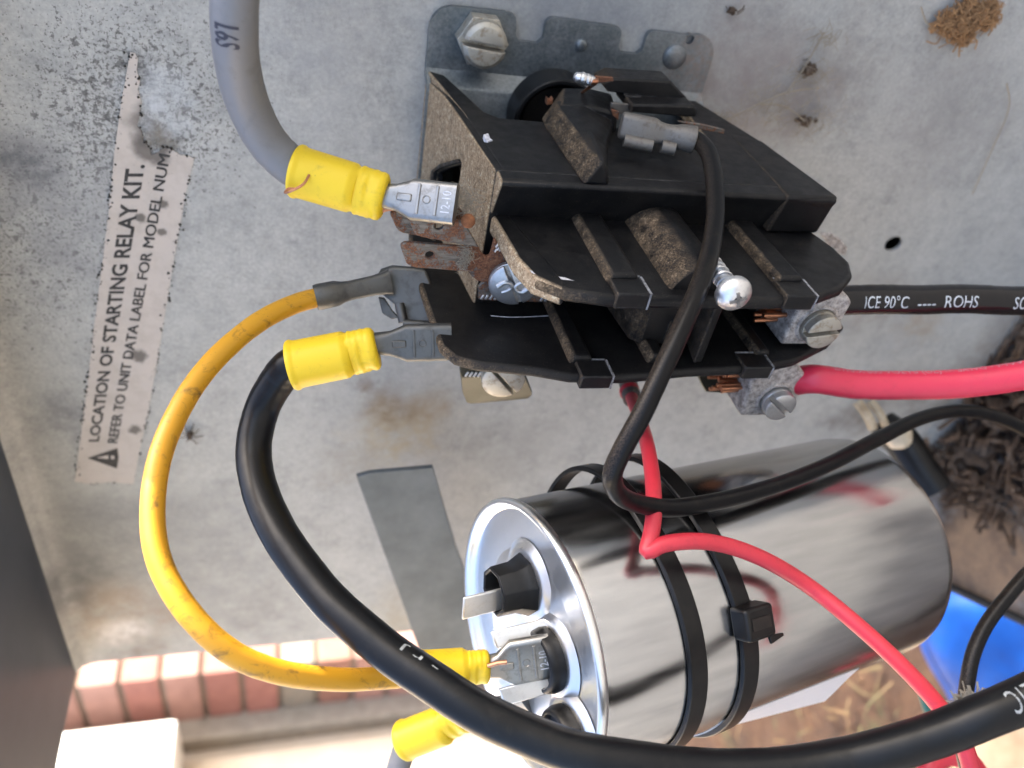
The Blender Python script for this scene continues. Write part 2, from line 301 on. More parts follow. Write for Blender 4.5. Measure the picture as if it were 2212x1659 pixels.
M['plastic'] = mat_plastic('dusty_black_plastic'); M['plastic_clean'] = mat_plastic('black_plastic', .5, thick=False); M['plastic_rib'] = mat_plastic('lightly_dusted_plastic', 1.0, thick=False)
M['rust'] = mat_rusty('rusted_terminal_steel', .4); M['rust_heavy'] = mat_rusty('heavily_rusted_steel', .95)
M['steel'] = mat_metal('tinned_terminal', (.33, .32, .30), .3, .5, (.14, .12, .095))
M['steel_dull'] = mat_metal('tarnished_terminal', (.135, .135, .13), .42, .6, (.06, .057, .052), .4)
M['lead'] = mat_metal('weathered_crimp_metal', (.20, .185, .165), .5, .8, (.11, .09, .072), .8, .7, .12)
M['zinc'] = mat_metal('zinc_screw', (.55, .56, .57), .33, .35, (.22, .2, .17), .9, .9, .08)
M['zinc_bright'] = mat_metal('bright_zinc_screw', (.78, .78, .78), .25, .3, (.3, .28, .25), 1.2, .95, .06)
M['screw_old'] = mat_metal('stained_screw', (.50, .47, .40), .45, .85, (.26, .19, .12), .55, .75, .15)
M['brass'] = mat_metal('tarnished_brass_plate', (.055, .057, .047), .35, .7, (.035, .028, .02), .4, .9)
M['alu'] = mat_lug()
M['copper'] = mat_metal('copper_strand', (.55, .26, .15), .32, .6, (.16, .06, .035), .9)
M['yellow_sleeve'] = mat_jacket('yellow_nylon_sleeve', (.82, .57, .02), .38, (.22, .15, .03), .34, .3, .42, .12)
M['yellow_wire'] = mat_jacket('dirty_yellow_insulation', (.60, .30, .014), .4, (.09, .05, .022), .9, .26, .5, .08)
M['gray_wire'] = mat_jacket('grey_insulation', (.185, .185, .19), .4, (.10, .095, .09), .3)
M['black_wire'] = mat_jacket('black_insulation', (.005, .0055, .0065), .27, (.03, .028, .025), .25, .25, .27)
M['black_dusty'] = mat_jacket('dusty_black_insulation', (.005, .005, .0055), .25, (.035, .028, .02), .35, .3, .2, 0, (.13, .095, .065))
M['black_vinyl'] = mat_jacket('glossy_black_vinyl', (.006, .0055, .0065), .18, (.03, .028, .025), .25, .25, .4)
M['red_wire'] = mat_jacket('red_insulation', (.60, .035, .055), .36, (.18, .02, .03), .3, .25, .5, .08)
M['red_cable'] = mat_jacket('red_nylon_jacket', (.72, .04, .085), .26, (.3, .03, .05), .2, .25, .5, .08)
M['white_ink'] = mat_plain('white_ink', (.66, .67, .68), .6, 0, (.35, .36, .37), 1.1)
M['faint_ink'] = mat_plain('faint_print', (.72, .40, .44), .6, 0, (.6, .15, .2), .9)
M['grey_ink'] = mat_plain('grey_print', (.34, .37, .38), .6, 0, (.15, .16, .17), 1.0)
M['pen'] = mat_plain('pen_ink', (.03, .03, .045), .6)
M['scuff'] = mat_plain('scuffed_plastic', (.34, .34, .35), .7, 0, (.05, .05, .05), 1.1)
M['scuff_white'] = mat_plain('bruised_plastic', (.72, .72, .75), .6, 0, (.4, .4, .42), 1.1)
M['dark'] = mat_plain('dark_bakelite_and_hole_shade', (.006, .005, .004), .5, 0, (.02, .014, .01), .3)  # also paints the shade in the lug bores and tie slot
M['can'] = mat_can('brushed_can', .17); M['lid'] = mat_metal('stamped_lid', (.90, .90, .89), .24, .12, (.5, .5, .5), .12, 1.0, .02)
M['cup'] = mat_plain('black_cup_plastic', (.006, .006, .0065), .4, 0, (.012, .012, .012), .3, 0, .3)
M['nylon'] = mat_plain('black_nylon', (.005, .005, .0055), .34, 0, (.012, .011, .01), .25, 0, .3)
def mat_label():
    n = N('aged_paper'); a = n.noise(.12, 5, .7); b = n.noise(.9, 5, .7); c = n.mix(n.ramp(a, (.45, 0.0), (.7, .6)), (.55, .49, .435), (.42, .365, .31))
    for px, py, rd in ((300, 768, 3.2), (292, 927, 2.6), (353, 440, 1.8), (305, 470, 2.0), (345, 270, 9), (325, 320, 6), (350, 500, 1.6)):
        c = n.mix(n.math('MULTIPLY', n.blob(Ph(px, py, 0), rd, .5, .9), .8), c, (.075, .065, .055))
    c = n.mix(n.ramp(b, (.64, 0.0), (.72, .55)), c, (.2, .16, .13)); n.set(base=c, rough=.7); n.bump(a, .15, .6); return n.m
M['label'] = mat_label()
M['label_ink'] = mat_plain('label_ink', (.018, .017, .017), .7, 0, (.05, .045, .04), .9)
M['paper_white'] = mat_plain('white_sticker', (.72, .70, .70), .45)
# ================================================================== SETTING
PE = -338.0
mb = MB(); hole = Ph(1930, 527, 0)
hl = [(hole.x + 3.1 * math.cos(a) , hole.z + 3.6 * math.sin(a)) for a in [2 * math.pi * k / 20 for k in range(20)]]
mb.ph([(PE, 84), (260, 84), (260, -330), (PE, -330)], -1.2, 0, [hl])
back_panel = struct(mb.obj('back_panel', M['panel']), 'mottled galvanised sheet metal back panel with rust stains and specks')
mb = MB(); mb.pr([(0.03, 60), (.05, 80), (.3, 84), (1.5, 87.6), (4, 89.4), (4, 90.6), (3.4, 90.4), (.6, 88.2), (-.7, 84.4), (-.9, 60)], PE, 260)
mb.obj('panel_fold', M['panel'], back_panel, 0, 60)
mb = MB(); mb.ph([(PE, 0), (260, 0)], 0, 1) if False else None
fl_ = [(PE, 4.1), (PE, 90), (-290, 90), (-230, 56), (-170, 42), (260, 42), (260, 4.1)]  # unseen front edge shaped to let skylight in yet keep the sun off
mb.prism([V(r, h, 90) for r, h in fl_], [V(r, h, 91.2) for r, h in fl_])
M['top'] = mat_plain('grey_painted_steel', (.05, .064, .085), .5, 0, (.07, .085, .11), .03)
cabinet_top = struct(mb.obj('cabinet_top', M['top'], None, 0, 60), 'folded grey top flange of the cabinet')
mb = MB(); mb.ph([(PE + 6, 80), (258, 80), (258, -328), (PE + 6, -328)], -42, -40).ph([(PE + 6, 80), (PE + 8, 80), (PE + 8, -328), (PE + 6, -328)], -40, -1.5)
mb.ph([(PE + 8, 80), (258, 80), (258, 78), (PE + 8, 78)], -40, -1.5).ph([(PE + 8, -326), (258, -326), (258, -328), (PE + 8, -328)], -40, -1.5)
M['inside'] = mat_plain('dark_casing', (.03, .03, .03), .8)
struct(mb.obj('cabinet_casing', M['inside']))
# ground
n = N('bare_soil'); a = n.noise(.03, 6, .7); b = n.noise(.25, 5, .7)
c = n.ramp(a, (.3, (.026, .0095, .0035)), (.5, (.058, .023, .0085)), (.7, (.10, .048, .02))); c = n.mix(n.ramp(b, (.55, 0.0), (.7, .6)), c, (.035, .02, .012)); c = n.mix(n.ramp(n.noise(.012, 3), (.6, 0.0), (.7, .45)), c, (.05, .07, .02))
yard = n.blob(V(-700, -200, -450), 760, .35); c = n.mix(yard, n.ramp(a, (.3, (.15, .15, .15)), (.7, (.26, .26, .26))), c)  # unseen ground beyond this patch made grey to keep brown out of reflections
n.set(base=c, rough=.95); n.bump(n.math('ADD', a, b), 12, 1); M['soil'] = n.m
GU = -450
mb = MB(); gx = [-60000, -6000, -2000] + [-1200 + 60 * i for i in range(21)] + [800, 3000, 9000, 60000]; gh = [-60000, -6000, -1500] + [-700 + 60 * i for i in range(19)] + [1200, 4000, 12000, 60000]
vv = []; ff = []
for i, r in enumerate(gx):
    for j, h in enumerate(gh):
        d = 14 * mnoise.noise(V(r / 130, h / 130, 0)) if -1300 < r < 100 and -800 < h < 500 else 0
        vv.append(V(r, h, GU - 8 + d))
for i in range(len(gx) - 1):
    for j in range(len(gh) - 1): k = i * len(gh) + j; ff.append([k, k + 1, k + 1 + len(gh), k + len(gh)])
struct(mb.add(vv, ff).obj('ground', M['soil'], None, 0, 180), 'bare brown soil')
# ================================================================== LABEL ON THE PANEL
C4 = lambda x, y: Ph(*cr(x, y, 0, 0, 1.7015), .25)
pts = [C4(*p) for p in ((872, 350), (905, 358), (925, 400), (915, 470), (938, 545), (922, 600), (950, 690), (938, 760), (918, 845), (950, 880), (962, 950), (1000, 985), (1012, 1040), (1060, 1020), (1095, 985), (1150, 1000), (1205, 1040), (1250, 1038), (1300, 1062))]
pts += [Ph(*p, .25) for p in ((401, 420), (383, 520), (366, 620), (343, 760), (322, 880), (305, 960), (293, 1020), (289, 1046), (240, 1042), (196, 1046), (161, 1041), (176, 930), (192, 800), (206, 680), (222, 560), (236, 440), (248, 320), (262, 220))]
warning_label = thing('warning_label', 'long torn paper label with black capital letters stuck to the metal panel', 'label', Ph(260, 600, 0))
MB().plate(pts, NRM, .22).obj('paper', M['label'], warning_label)
def flat_txt(body, bl, br, tl, tr, par, mat, h=.32, bold=0.0, name='lettering'): return text_quad(body, *[Ph(*p, h) for p in (bl, br, tl, tr)], bold).obj(name, mat, par)
flat_txt('LOCATION OF STARTING RELAY KIT.', (214, 954), (314, 356), (191, 954), (272, 356), warning_label, M['label_ink'], bold=.03)
for dx, dy in ((0, 0), (.9, 0), (0, 1.6)): flat_txt('REFER TO UNIT DATA LABEL FOR MODEL NUM.', (253 + dx, 956 + dy), (369 + dx, 326 + dy), (232 + dx, 955 + dy), (345 + dx, 322 + dy), warning_label, M['label_ink'], h=.32 + .01 * (dx + dy), bold=0)
mb = MB(); random.seed(21)
for i_ in range(len(pts)):
    a_, b_ = pts[i_], pts[(i_ + 1) % len(pts)]
    for k in range(int((b_ - a_).length * 3.5)):
        if random.random() < .68 + .9 * mnoise.noise(a_.lerp(b_, k / 30) * .12): continue
        p_ = a_.lerp(b_, random.random()) + V(random.gauss(0, .45), -.02, random.gauss(0, .45)); mb.sphere(p_, min(.45, abs(random.gauss(.0, .15)) + .05), 4, 6, .45)
mb.obj('edge_grime', mat_plain('black_grime', (.035, .03, .026), .9), warning_label)['kind'] = 'stuff'
K6 = lambda x, y, h=.32: Ph(*cr(x, y, 200, 500, 1.106), h)
tri = MB().plate([K6(160, 1442), K6(290, 1398), K6(296, 1440), K6(288, 1488)], NRM, .03).obj('warning_triangle', M['label_ink'], warning_label)
MB().plate([K6(196, 1440, .37), K6(250, 1430, .37), K6(250, 1446, .37)], NRM, .02).plate([K6(262, 1432, .37), K6(276, 1432, .37), K6(276, 1446, .37), K6(262, 1446, .37)], NRM, .02).obj('exclamation_mark', M['label'], tri)
# ================================================================== CONTACTOR
ct = thing('contactor', 'dusty black two-pole contactor screwed to the metal panel', 'contactor', (-95, 0, -78))
def circ(r, u, rad, n=16): return [(r + rad * math.cos(2 * math.pi * k / n), u + rad * math.sin(2 * math.pi * k / n)) for k in range(n)]
def arc(r, u, rad, a0, a1, n=5): return [(r + rad * math.cos(math.radians(a0 + (a1 - a0) * k / n)), u + rad * math.sin(math.radians(a0 + (a1 - a0) * k / n))) for k in range(n + 1)]
# mounting plate: notched flange on the panel, then a raised bed
fl = [(-70.4, -36.4)] + arc(-60.5, -42.4, 6, 90, 0, 6) + [(-54.3, -56)] + arc(-56.5, -57.2, 2, 30, -90, 4) + [(-60, -59.7), (-61.3, -60.8), (-61.3, -66)] + [(-60, -67.3)] + arc(-56.4, -69.3, 2, 90, 0, 4) + [(-54.8, -87)] + arc(-56.6, -87.6, 1.6, 0, -90, 3) + [(-60, -89.3), (-61.4, -90.4), (-61.4, -95.2), (-60, -96.6)] + arc(-56.8, -98.8, 2, 90, 0, 4) + [(-55, -110)] + arc(-60.5, -112.5, 6, 0, -90, 6) + [(-70.4, -118.5)]
hp = Ph(1490, 85, 2)
mb = MB().ph(fl, .35, 2.0, [circ(hp.x, hp.z, 1.35)])
mb.pu([(-70.4, .35), (-70.4, 2.0), (-71.2, 2.5), (-73.2, 6.4), (-74, 6.8), (-127, 6.8), (-127, 5.3), (-74.8, 5.3), (-72.4, .35)], -36.5, -118.4)
plate = mb.obj('mounting_plate', M['bracket'], ct, .35)
for px, py, rd, hh in ((1255, 97, 1.7, 1.0), (1457, 122, 3.6, 1.3)):
    c = Ph(px, py, 2); MB().lathe([(rd, -.1), (rd * .93, hh * .5), (rd * .7, hh * .9), (rd * .3, hh), (.02, hh)], c, NRM, 24).obj('dimple', M['bracket'], plate)
def slotted(parent, name, o, ax, rad, hgt, slot, ang, mat, dome=.15, hexbase=0, cross=False, xh=None):
    """slotted screw head: base disc plus two half-round lands with a real gap"""
    ax = Vector(ax).normalized(); o = Vector(o); x0 = Vector(xh) if xh else V(0, 0, 1); x0 = (x0 - ax * x0.dot(ax)).normalized(); y0 = ax.cross(x0)
    x = x0 * math.cos(math.radians(ang)) + y0 * math.sin(math.radians(ang)); y = ax.cross(x)
    mb = MB()
    if hexbase: mb.prism([o + (x0 * math.cos(a) + y0 * math.sin(a)) * hexbase for a in [math.pi / 3 * k for k in range(6)]], [o + ax * hgt * .55 + (x0 * math.cos(a) + y0 * math.sin(a)) * hexbase for a in [math.pi / 3 * k for k in range(6)]])
    mb.lathe([(rad * .99, -.3), (rad, 0), (rad, hgt * .45)], o, ax, 32)
    a0 = math.asin(slot / 2 / rad)
    for sgn in (1, -1):
        ring = [(rad * math.cos(t), rad * math.sin(t)) for t in [a0 + (math.pi - 2 * a0) * k / 16 for k in range(17)]]
        lo = [o + ax * hgt * .44 + x * p + y * q * sgn for p, q in ring]
        mid = [o + ax * hgt * (1 - dome) + x * p + y * q * sgn for p, q in ring]
        c = (0, slot / 2 + (rad - slot / 2) * .42)
        top = [o + ax * hgt + x * (p * .8) + y * ((slot / 2 if q <= slot / 2 + 1e-6 else slot / 2 + (q - slot / 2) * .8)) * sgn for p, q in ring]
        mb.loft([lo, mid, top])
    return mb.obj(name, mat, parent, .18, 50)
c = Ph(1037, 80, 2)
slotted(ct, 'mounting_screw', c, (0, 1, 0), 5.9, 8.2, 1.5, 5, M['screw_old'], .12, 6.9)
# ---- housing
TU = lambda h: -36.6 - (h - 2) * .107                     # sloping, dusty upper face
def tw(rh_list, off): return [V(r, h, TU(h) + off) for r, h in rh_list]
pocket = [Pr(945, 405, -90), Pr(945, 405, -90)]
pk = [(-88.0, 12), (-94.5, 30), (-101.5, 36), (-103.5, 22), (-103.0, 12)]
mb = MB()
outer = [(-73.4, 2.2), (-71.2, 20), (-70.9, 34), (-70.9, 62), (-126, 62), (-126, 2.2)]
# pocket placed where the photo shows it
def Ptop(px, py):
    d = ray(px, py); lo, hi = 0.0, 600.0            # intersect with the sloping face u = TU(h)
    f = lambda t: (CAM + d * t).z - TU((CAM + d * t).y)
    for _ in range(60):
        mid = (lo + hi) / 2
        if f(mid) > 0: lo = mid
        else: hi = mid
    return CAM + d * lo
pk3 = [Ptop(*cr(x, y, 1550, 250, 2.765)) for x, y in ((460, 1185), (540, 1140), (735, 1085), (715, 1240), (690, 1345), (450, 1345))]
pk = [(p.x, p.y) for p in pk3]
mb.prism(tw(outer, 0), tw(outer, -2.4), [(tw(pk, 0), tw(pk, -2.4))])
mb.pr([(2.3, -37), (31, -41.6), (62, -43.2), (62, -126), (35, -122.6), (7, -114.6), (7, -108), (33, -106), (32, -50.5), (29, -47.4), (5, -41.2)], -71, -73.6)
mb.pu([(-71.15, 61), (-71.15, 66), (-72, 66.6), (-82, 61.6), (-126, 61.6), (-126, 57.5), (-74, 57.5)], -43.6, -127)
mb.prism([V(-73.7, 62, -124.5), V(-126, 62, -124.5), V(-126, 7, -113.6), V(-73.7, 7, -113.6)], [V(-73.7, 62, -127), V(-126, 62, -127), V(-126, 7, -116), V(-73.7, 7, -116)])
housing = mb.obj('housing', M['plastic'], ct, 1.0, 38, 3)
mb = MB(); mb.prism([V(-70.8, 30, -114), V(-70.8, 67, -112.5), V(-70.8, 66, -127.6), V(-70.8, 34, -122.8)], [V(-81.9, 30, -114), V(-81.9, 64.5, -112.5), V(-81.9, 64, -127.6), V(-81.9, 34, -122.8)])
mb.obj('end_block', M['plastic_clean'], housing, 1.0, 38, 3)
MB().pu([(-92, 8), (-118, 8), (-118, 50), (-92, 50)], -46, -112).obj('magnet_core', M['dark'], ct, .4)
# lip round the pocket
lp = [Ptop(*cr(x, y, 1550, 250, 2.765)) for x, y in ((420, 1345), (436, 1170), (530, 1095), (725, 1040), (735, 1080), (545, 1135), (462, 1182), (448, 1345))]
MB().prism([p + V(0, 0, .9) for p in lp], [p + V(0, 0, -.5) for p in lp]).obj('pocket_lip', M['plastic_clean'], housing, .25)
# ---- ribs and pillars on the lower side wall
mb = MB()
a1 = [(24, -63.5), (30, -61.5), (66.4, -61.6), (70, -64.5), (66.0, -68.6), (30, -75), (22, -74)]
sec = lambda h, u0, u1, top: [V(-71.3, h, u0), V(-66.3, h, u0 - 2.6), V(-65.5, h, (u0 + u1) / 2 - .5), V(-68, h, u1 + 1.0), V(-71.3, h, u1)]
mb.loft([sec(30, -61.6, -80, 0), sec(36, -61, -79, 0), sec(50, -61.3, -73, 0), sec(64, -61.8, -68.8, 0), sec(66, -62, -68.2, 0)])
mb.prism([V(-71.3, 20, -67), V(-66, 21, -69), V(-65.2, 22, -76), V(-66, 22, -82), V(-71.3, 22, -84)], [V(-71.3, 33, -62), V(-66, 34, -64.5), V(-65.2, 35, -72), V(-66, 36, -79), V(-71.3, 36, -80)])
mb.obj('side_pillar', M['plastic_rib'], housing, 1.6, 38, 3)
# ---- barrier walls
b1 = [(60, -45.6), (76, -45.9), (82, -46.4), (87.5, -48.4), (91.5, -53.5), (93.5, -62), (93.9, -80), (93.6, -100), (91.8, -112), (88, -120.5), (82.5, -126.6), (77, -129.2), (70, -129), (62, -127), (60, -127)]
barrier = MB().pr(b1, -82, -85.0).obj('barrier_wall', M['plastic_rib'], ct, 1.1, 38, 3)
MB().pr([(59, -43.9), (70, -44.9), (80, -45.8), (86.8, -47.8), (91.2, -53.4), (89, -54.5), (60, -48.5)], -81.9, -86.4).obj('barrier_return', M['plastic'], barrier, .9, 38, 3)
b2 = [(8, -34), (40, -30.3), (62, -31.4), (79, -32.4), (83.4, -35), (85.6, -40), (87.6, -52), (90, -60), (90.6, -72), (88.6, -90), (87.6, -110), (85, -120), (78, -134), (70.5, -143), (65, -144), (60, -141), (50, -127), (8, -116)]
barrier2 = MB().pr(b2, -105.2, -107.8).obj('barrier_wall', M['plastic_rib'], ct, 1.0, 38, 3)
def rib(par, u0, u1, h0, h1, r0, r1, slope=1.2):
    MB().prism([V(r0, h0, u0), V(r1, h0 + slope * 2, u0 - .8), V(r1, h0 + slope * 2, u1 + .8), V(r0, h0, u1)], [V(r0, h1, u0), V(r1, h1, u0 - .8), V(r1, h1, u1 + .8), V(r0, h1, u1)]).obj('rib', M['plastic_rib'], par, .9, 38, 3)
rib(barrier, -62.8, -70.5, 59.5, 88.4, -82.6, -79.9)
rib(barrier, -102.4, -110, 59.5, 88, -82.6, -79.8)
mb = MB()                                                # half-round screw boss
mb.loft([[V(-84.6 + 8.2 * k * math.sin(a), h, -83.5 - dz + 7.6 * k * math.cos(a)) for a in [math.radians(-12 + 204 * i / 24) for i in range(25)]] for h, k, dz in ((58, .96, 0), (62, 1, 0), (88, 1, 0), (90.5, .97, 0))])
mb.obj('screw_boss', M['plastic_rib'], barrier, .5)
def pad(par, u0, u1, h0, h1, r0, r1):
    o = MB().pr([(h0, u0), (h1, u0), (h1, u1), (h0, u1)], r0, r1).obj('edge_pad', M['plastic_clean'], par, .35)
    e = .09; mb = MB()
    for a, b, cc, d in (((h0, u0), (h0, u1), .35, 0), ((h0, u1), (h1, u1), 0, .4)):
        mb.prism([V(r0 + e, a[0] - cc, a[1] - d), V(r0 + e, b[0] - cc, b[1] - d), V(r0 + e, b[0] + .15, b[1] + .15), V(r0 + e, a[0] + .15, a[1] + .15)], [V(r0, a[0] - cc, a[1] - d), V(r0, b[0] - cc, b[1] - d), V(r0, b[0] + .15, b[1] + .15), V(r0, a[0] + .15, a[1] + .15)])
    mb.prism([V(r0, h1 + e, u1 - .3), V(r1, h1 + e, u1 - .3), V(r1, h1 + e, u1 + .1), V(r0, h1 + e, u1 + .1)], [V(r0, h1, u1 - .3), V(r1, h1, u1 - .3), V(r1, h1, u1 + .1), V(r0, h1, u1 + .1)])
    mb.obj('scuffed_edge', M['scuff'], o)
pad(barrier, -63.4, -70.6, 87.4, 94.0, -81.0, -84.7)
pad(barrier, -102.6, -110, 86.8, 93.6, -81.0, -84.7)
MB().prism([Pr(*cr(x, y, 1500, 750, 2.765), -81.93) for x, y in ((1620, 870), (1720, 880), (1850, 925), (2000, 945), (2110, 985), (1990, 970), (1840, 955), (1700, 920), (1640, 895))], [Pr(*cr(x, y, 1500, 750, 2.765), -82.1) for x, y in ((1620, 870), (1720, 880), (1850, 925), (2000, 945), (2110, 985), (1990, 970), (1840, 955), (1700, 920), (1640, 895))]).obj('scuff', M['scuff_white'], barrier)
for q in (((1015, 760), (1022, 775), (1035, 812), (1065, 832), (1058, 848), (1020, 842), (1005, 800)),):
    MB().prism([Ptop(*cr(x, y, 1550, 250, 2.765)) + V(0, .8, .9) for x, y in q], [Ptop(*cr(x, y, 1550, 250, 2.765)) + V(0, 0, -.3) for x, y in q]).obj('scuff', M['scuff_white'], housing)
# scratches on the lower wall, and a fine curved one
MB().tube(catmull([Pr(x, y, -105.15) for x, y in ((1060, 682), (1100, 685), (1150, 684), (1190, 682))]), .09, 6).obj('scratch', M['scuff_white'], barrier2)
rib(barrier2, -60.5, -66.5, 60, 86, -105.6, -103.0)
rib(barrier2, -79.5, -84.5, 60, 86, -105.6, -102.6)
rib(barrier2, -108.5, -113.5, 60, 84, -105.6, -103.2)
pad(barrier2, -62.0, -69.4, 85.4, 91.5, -104.5, -108.0)
pad(barrier2, -104, -111.5, 83.0, 88.8, -104.5, -108.0)
# moving contact carrier between the walls
mb = MB().pr([(62, -76), (78, -77.5), (80, -80), (80, -92), (76, -97), (62, -97)], -89, -104.2)
mb.pr([(61, -98.5), (86.5, -93.5), (87, -91), (61, -95.5)], -85.4, -104.6).pr([(61.7, -83), (84.4, -86.2), (84.4, -88), (61.7, -86)], -97.5, -104.6)
mb.obj('contact_carrier', M['plastic_clean'], ct, .5)
pa = Ph(1432, 655, 76); MB().tube([pa + V(math.cos(t) * 2.6, t * .25 - 2, math.sin(t) * 1.9) for t in [.35 * k for k in range(50)]], .45, 8).obj('coil_lead', M['red_wire'], ct)
# clear film under the front wall
# ---- coil seen through the side window
coil = MB().lathe([(12.2, 7), (12.2, 15.5), (11.9, 16), (11.1, 16), (10.8, 15.6), (10.8, 9.5), (4, 9.5), (3.6, 10), (.02, 10)], V(-78, 0, -71.2), NRM, 44).obj('coil_bobbin', M['cup'], ct, 0, 30)
MB().lathe([(8.4, 1), (8.4, 4)], V(-78.2, 6.9, -71.2), NRM, 30).obj('coil_winding', M['dark'], coil)
K5 = lambda x, y, h: Ph(*cr(x, y, 2200, 200, 2.765), h)
mb = MB().plate([K5(x, y, 29) for x, y in ((470, 365), (600, 298), (1228, 335), (1408, 525), (1402, 580), (1100, 560), (740, 500), (700, 470), (540, 450))], NRM, 8)
mb.plate([K5(x, y, 35) for x, y in ((800, 585), (1480, 598), (1515, 640), (1500, 722), (1420, 725), (780, 672))], NRM, 6)
mb.plate([K5(x, y, 30) for x, y in ((720, 480), (1400, 560), (1480, 660), (760, 650))], NRM, 10)
tb = mb.obj('coil_terminal_block', M['plastic_clean'], ct, .5)
MB().plate([K5(x, y, 33) for x, y in ((575, 570), (800, 590), (800, 690), (640, 690), (570, 640))], NRM, 1).obj('coil_blade', M['lead'], tb, .15)
MB().plate([K5(x, y, 36) for x, y in ((575, 640), (660, 665), (650, 760), (585, 700))], NRM, .9).obj('coil_blade', M['rust_heavy'], tb, .15)
MB().plate([K5(x, y, 40) for x, y in ((1300, 770), (1500, 790), (1810, 860), (1800, 905), (1500, 850))], NRM, .9).obj('coil_blade', M['rust'], tb, .15)
MB().plate([K5(x, y, 31) for x, y in ((400, 280), (590, 292), (600, 330), (430, 350))], NRM, .9).obj('coil_blade', M['rust_heavy'], tb, .12)
mb = MB()
for x, y, rd in ((215, 290, 1.35), (262, 300, 1.5), (312, 312, 1.4), (352, 325, 1.3)): mb.sphere(K5(x, y, 31), rd, 8, 12, .06)
mb.obj('solder_joint', M['zinc_bright'], tb)
mb = MB()
for dx in (0, 22, 44): mb.tube(catmull([K5(395 + dx * .4, 285, 30), K5(375 + dx, 340, 32.5), K5(320 + dx * .4, 400, 29), K5(250, 460, 25)]), .33, 8)
mb.obj('magnet_wire', M['copper'], tb)
MB().plate([K5(x, y, 30) for x, y in ((-120, 520), (-85, 550), (-60, 520), (-70, 580), (-130, 590))], NRM, 2).obj('copper_scrap', M['copper'], coil)
# ---- load terminal of the near pole: rusted plate with quick-connect tabs
K7 = lambda x, y, h: Ph(*cr(x, y, 1500, 750, 2.765), h)
lt = MB().plate([K7(x, y, 68) for x, y in ((935, 600), (1060, 610), (1080, 660), (1110, 705), (1150, 725), (1178, 715), (1195, 680), (1236, 520), (1300, 620), (1360, 760), (1500, 900), (1700, 1110), (1300, 1140), (1190, 1060), (1150, 1005), (1060, 992), (990, 940), (935, 870))], NRM, 1.1).obj('load_terminal', M['rust_heavy'], ct, .3)
def tab(pts, h, holexy=None, hr=.95, mat=M['rust'], th=1.0):
    loop = [K7(x, y, h) for x, y in pts]; hol = []
    if holexy:
        c = K7(*holexy, h); hol = [([V(c.x + hr * math.cos(t), h, c.z + hr * math.sin(t)) for t in [2 * math.pi * k / 14 for k in range(14)]], [V(c.x + hr * math.cos(t), h - th, c.z + hr * math.sin(t)) for t in [2 * math.pi * k / 14 for k in range(14)]])]
    return MB().prism(loop, [p - V(0, th, 0) for p in loop], hol).obj('quick_connect_tab', mat, lt, .28)
tab(((100, 262), (112, 236), (140, 224), (260, 238), (600, 300), (600, 560), (470, 510), (240, 468), (190, 440), (165, 405)), 65.3)
tab(((298, 300), (312, 268), (345, 252), (420, 262), (900, 345), (955, 430), (1065, 622), (870, 590), (440, 508), (390, 490), (365, 465)), 69.6, (630, 385))
tab(((213, 615), (225, 590), (252, 573), (310, 568), (960, 622), (990, 660), (950, 850), (938, 886), (370, 840), (300, 812), (275, 788)), 68.3, (530, 705))
tab(((560, 45), (800, 130), (905, 250), (870, 330), (560, 250)), 66.5, None, 0, M['rust_heavy'])
MB().sphere(K7(948, 332, 70.8), 1.55, 12, 18, .02).obj('rivet', mat_plain('orange_rust', (.28, .11, .045), .95, 0, (.16, .06, .025), 1.0, .2), lt)
wp = MB().plate([K7(x, y, 66.6) for x, y in ((1062, 1050), (1062, 1188), (1100, 1195), (1800, 1220), (1845, 1190), (1862, 1140), (1862, 1080), (1190, 980), (1100, 1010))], NRM, 1.0).obj('clamp_plate', M['rust'], lt, .2)
def serr(par, pts, h, mat, w=.28, l=1.3):
    mb = MB()
    for x, y in pts: mb.box(K7(x, y, h), V(.8, 0, -.35).normalized(), NRM, V(.35, 0, .8).normalized(), l / 2, .25, w)
    mb.obj('serration', mat, par, .1)
serr(wp, ((1105, 1160), (1150, 1160), (1200, 1163), (1248, 1166), (1298, 1172), (1752, 1180), (1800, 1185)), 66.75, M['zinc_bright'])
serr(lt, ((1250, 650), (1275, 632), (1262, 600), (1300, 640)), 68.2, M['zinc_bright'], .2, 1.0)
cs = K7(1440, 985, 68.6)
ts = slotted(ct, 'terminal_screw', cs, V(-.10, 1, .16), 5.7, 2.3, 1.0, 62, M['zinc'], .3)
# bent clutch slot: raised S-shaped lands
axs = V(-.10, 1, .16).normalized(); xa = V(0, 0, 1) - axs * V(0, 0, 1).dot(axs); xa.normalize(); ya = axs.cross(xa)
mb = MB()
for sg in (1, -1):
    mb.tube(catmull([cs + axs * 2.2 + xa * (sg * a) + ya * (sg * b) for a, b in ((3.6, -.3), (2.3, 1.0), (1.0, .9), (.4, -.2), (1.3, -1.3), (2.4, -2.0))]), lambda s: .75 * (1 - .5 * s), 10)
mb.obj('clutch_slot', M['zinc'], ts)
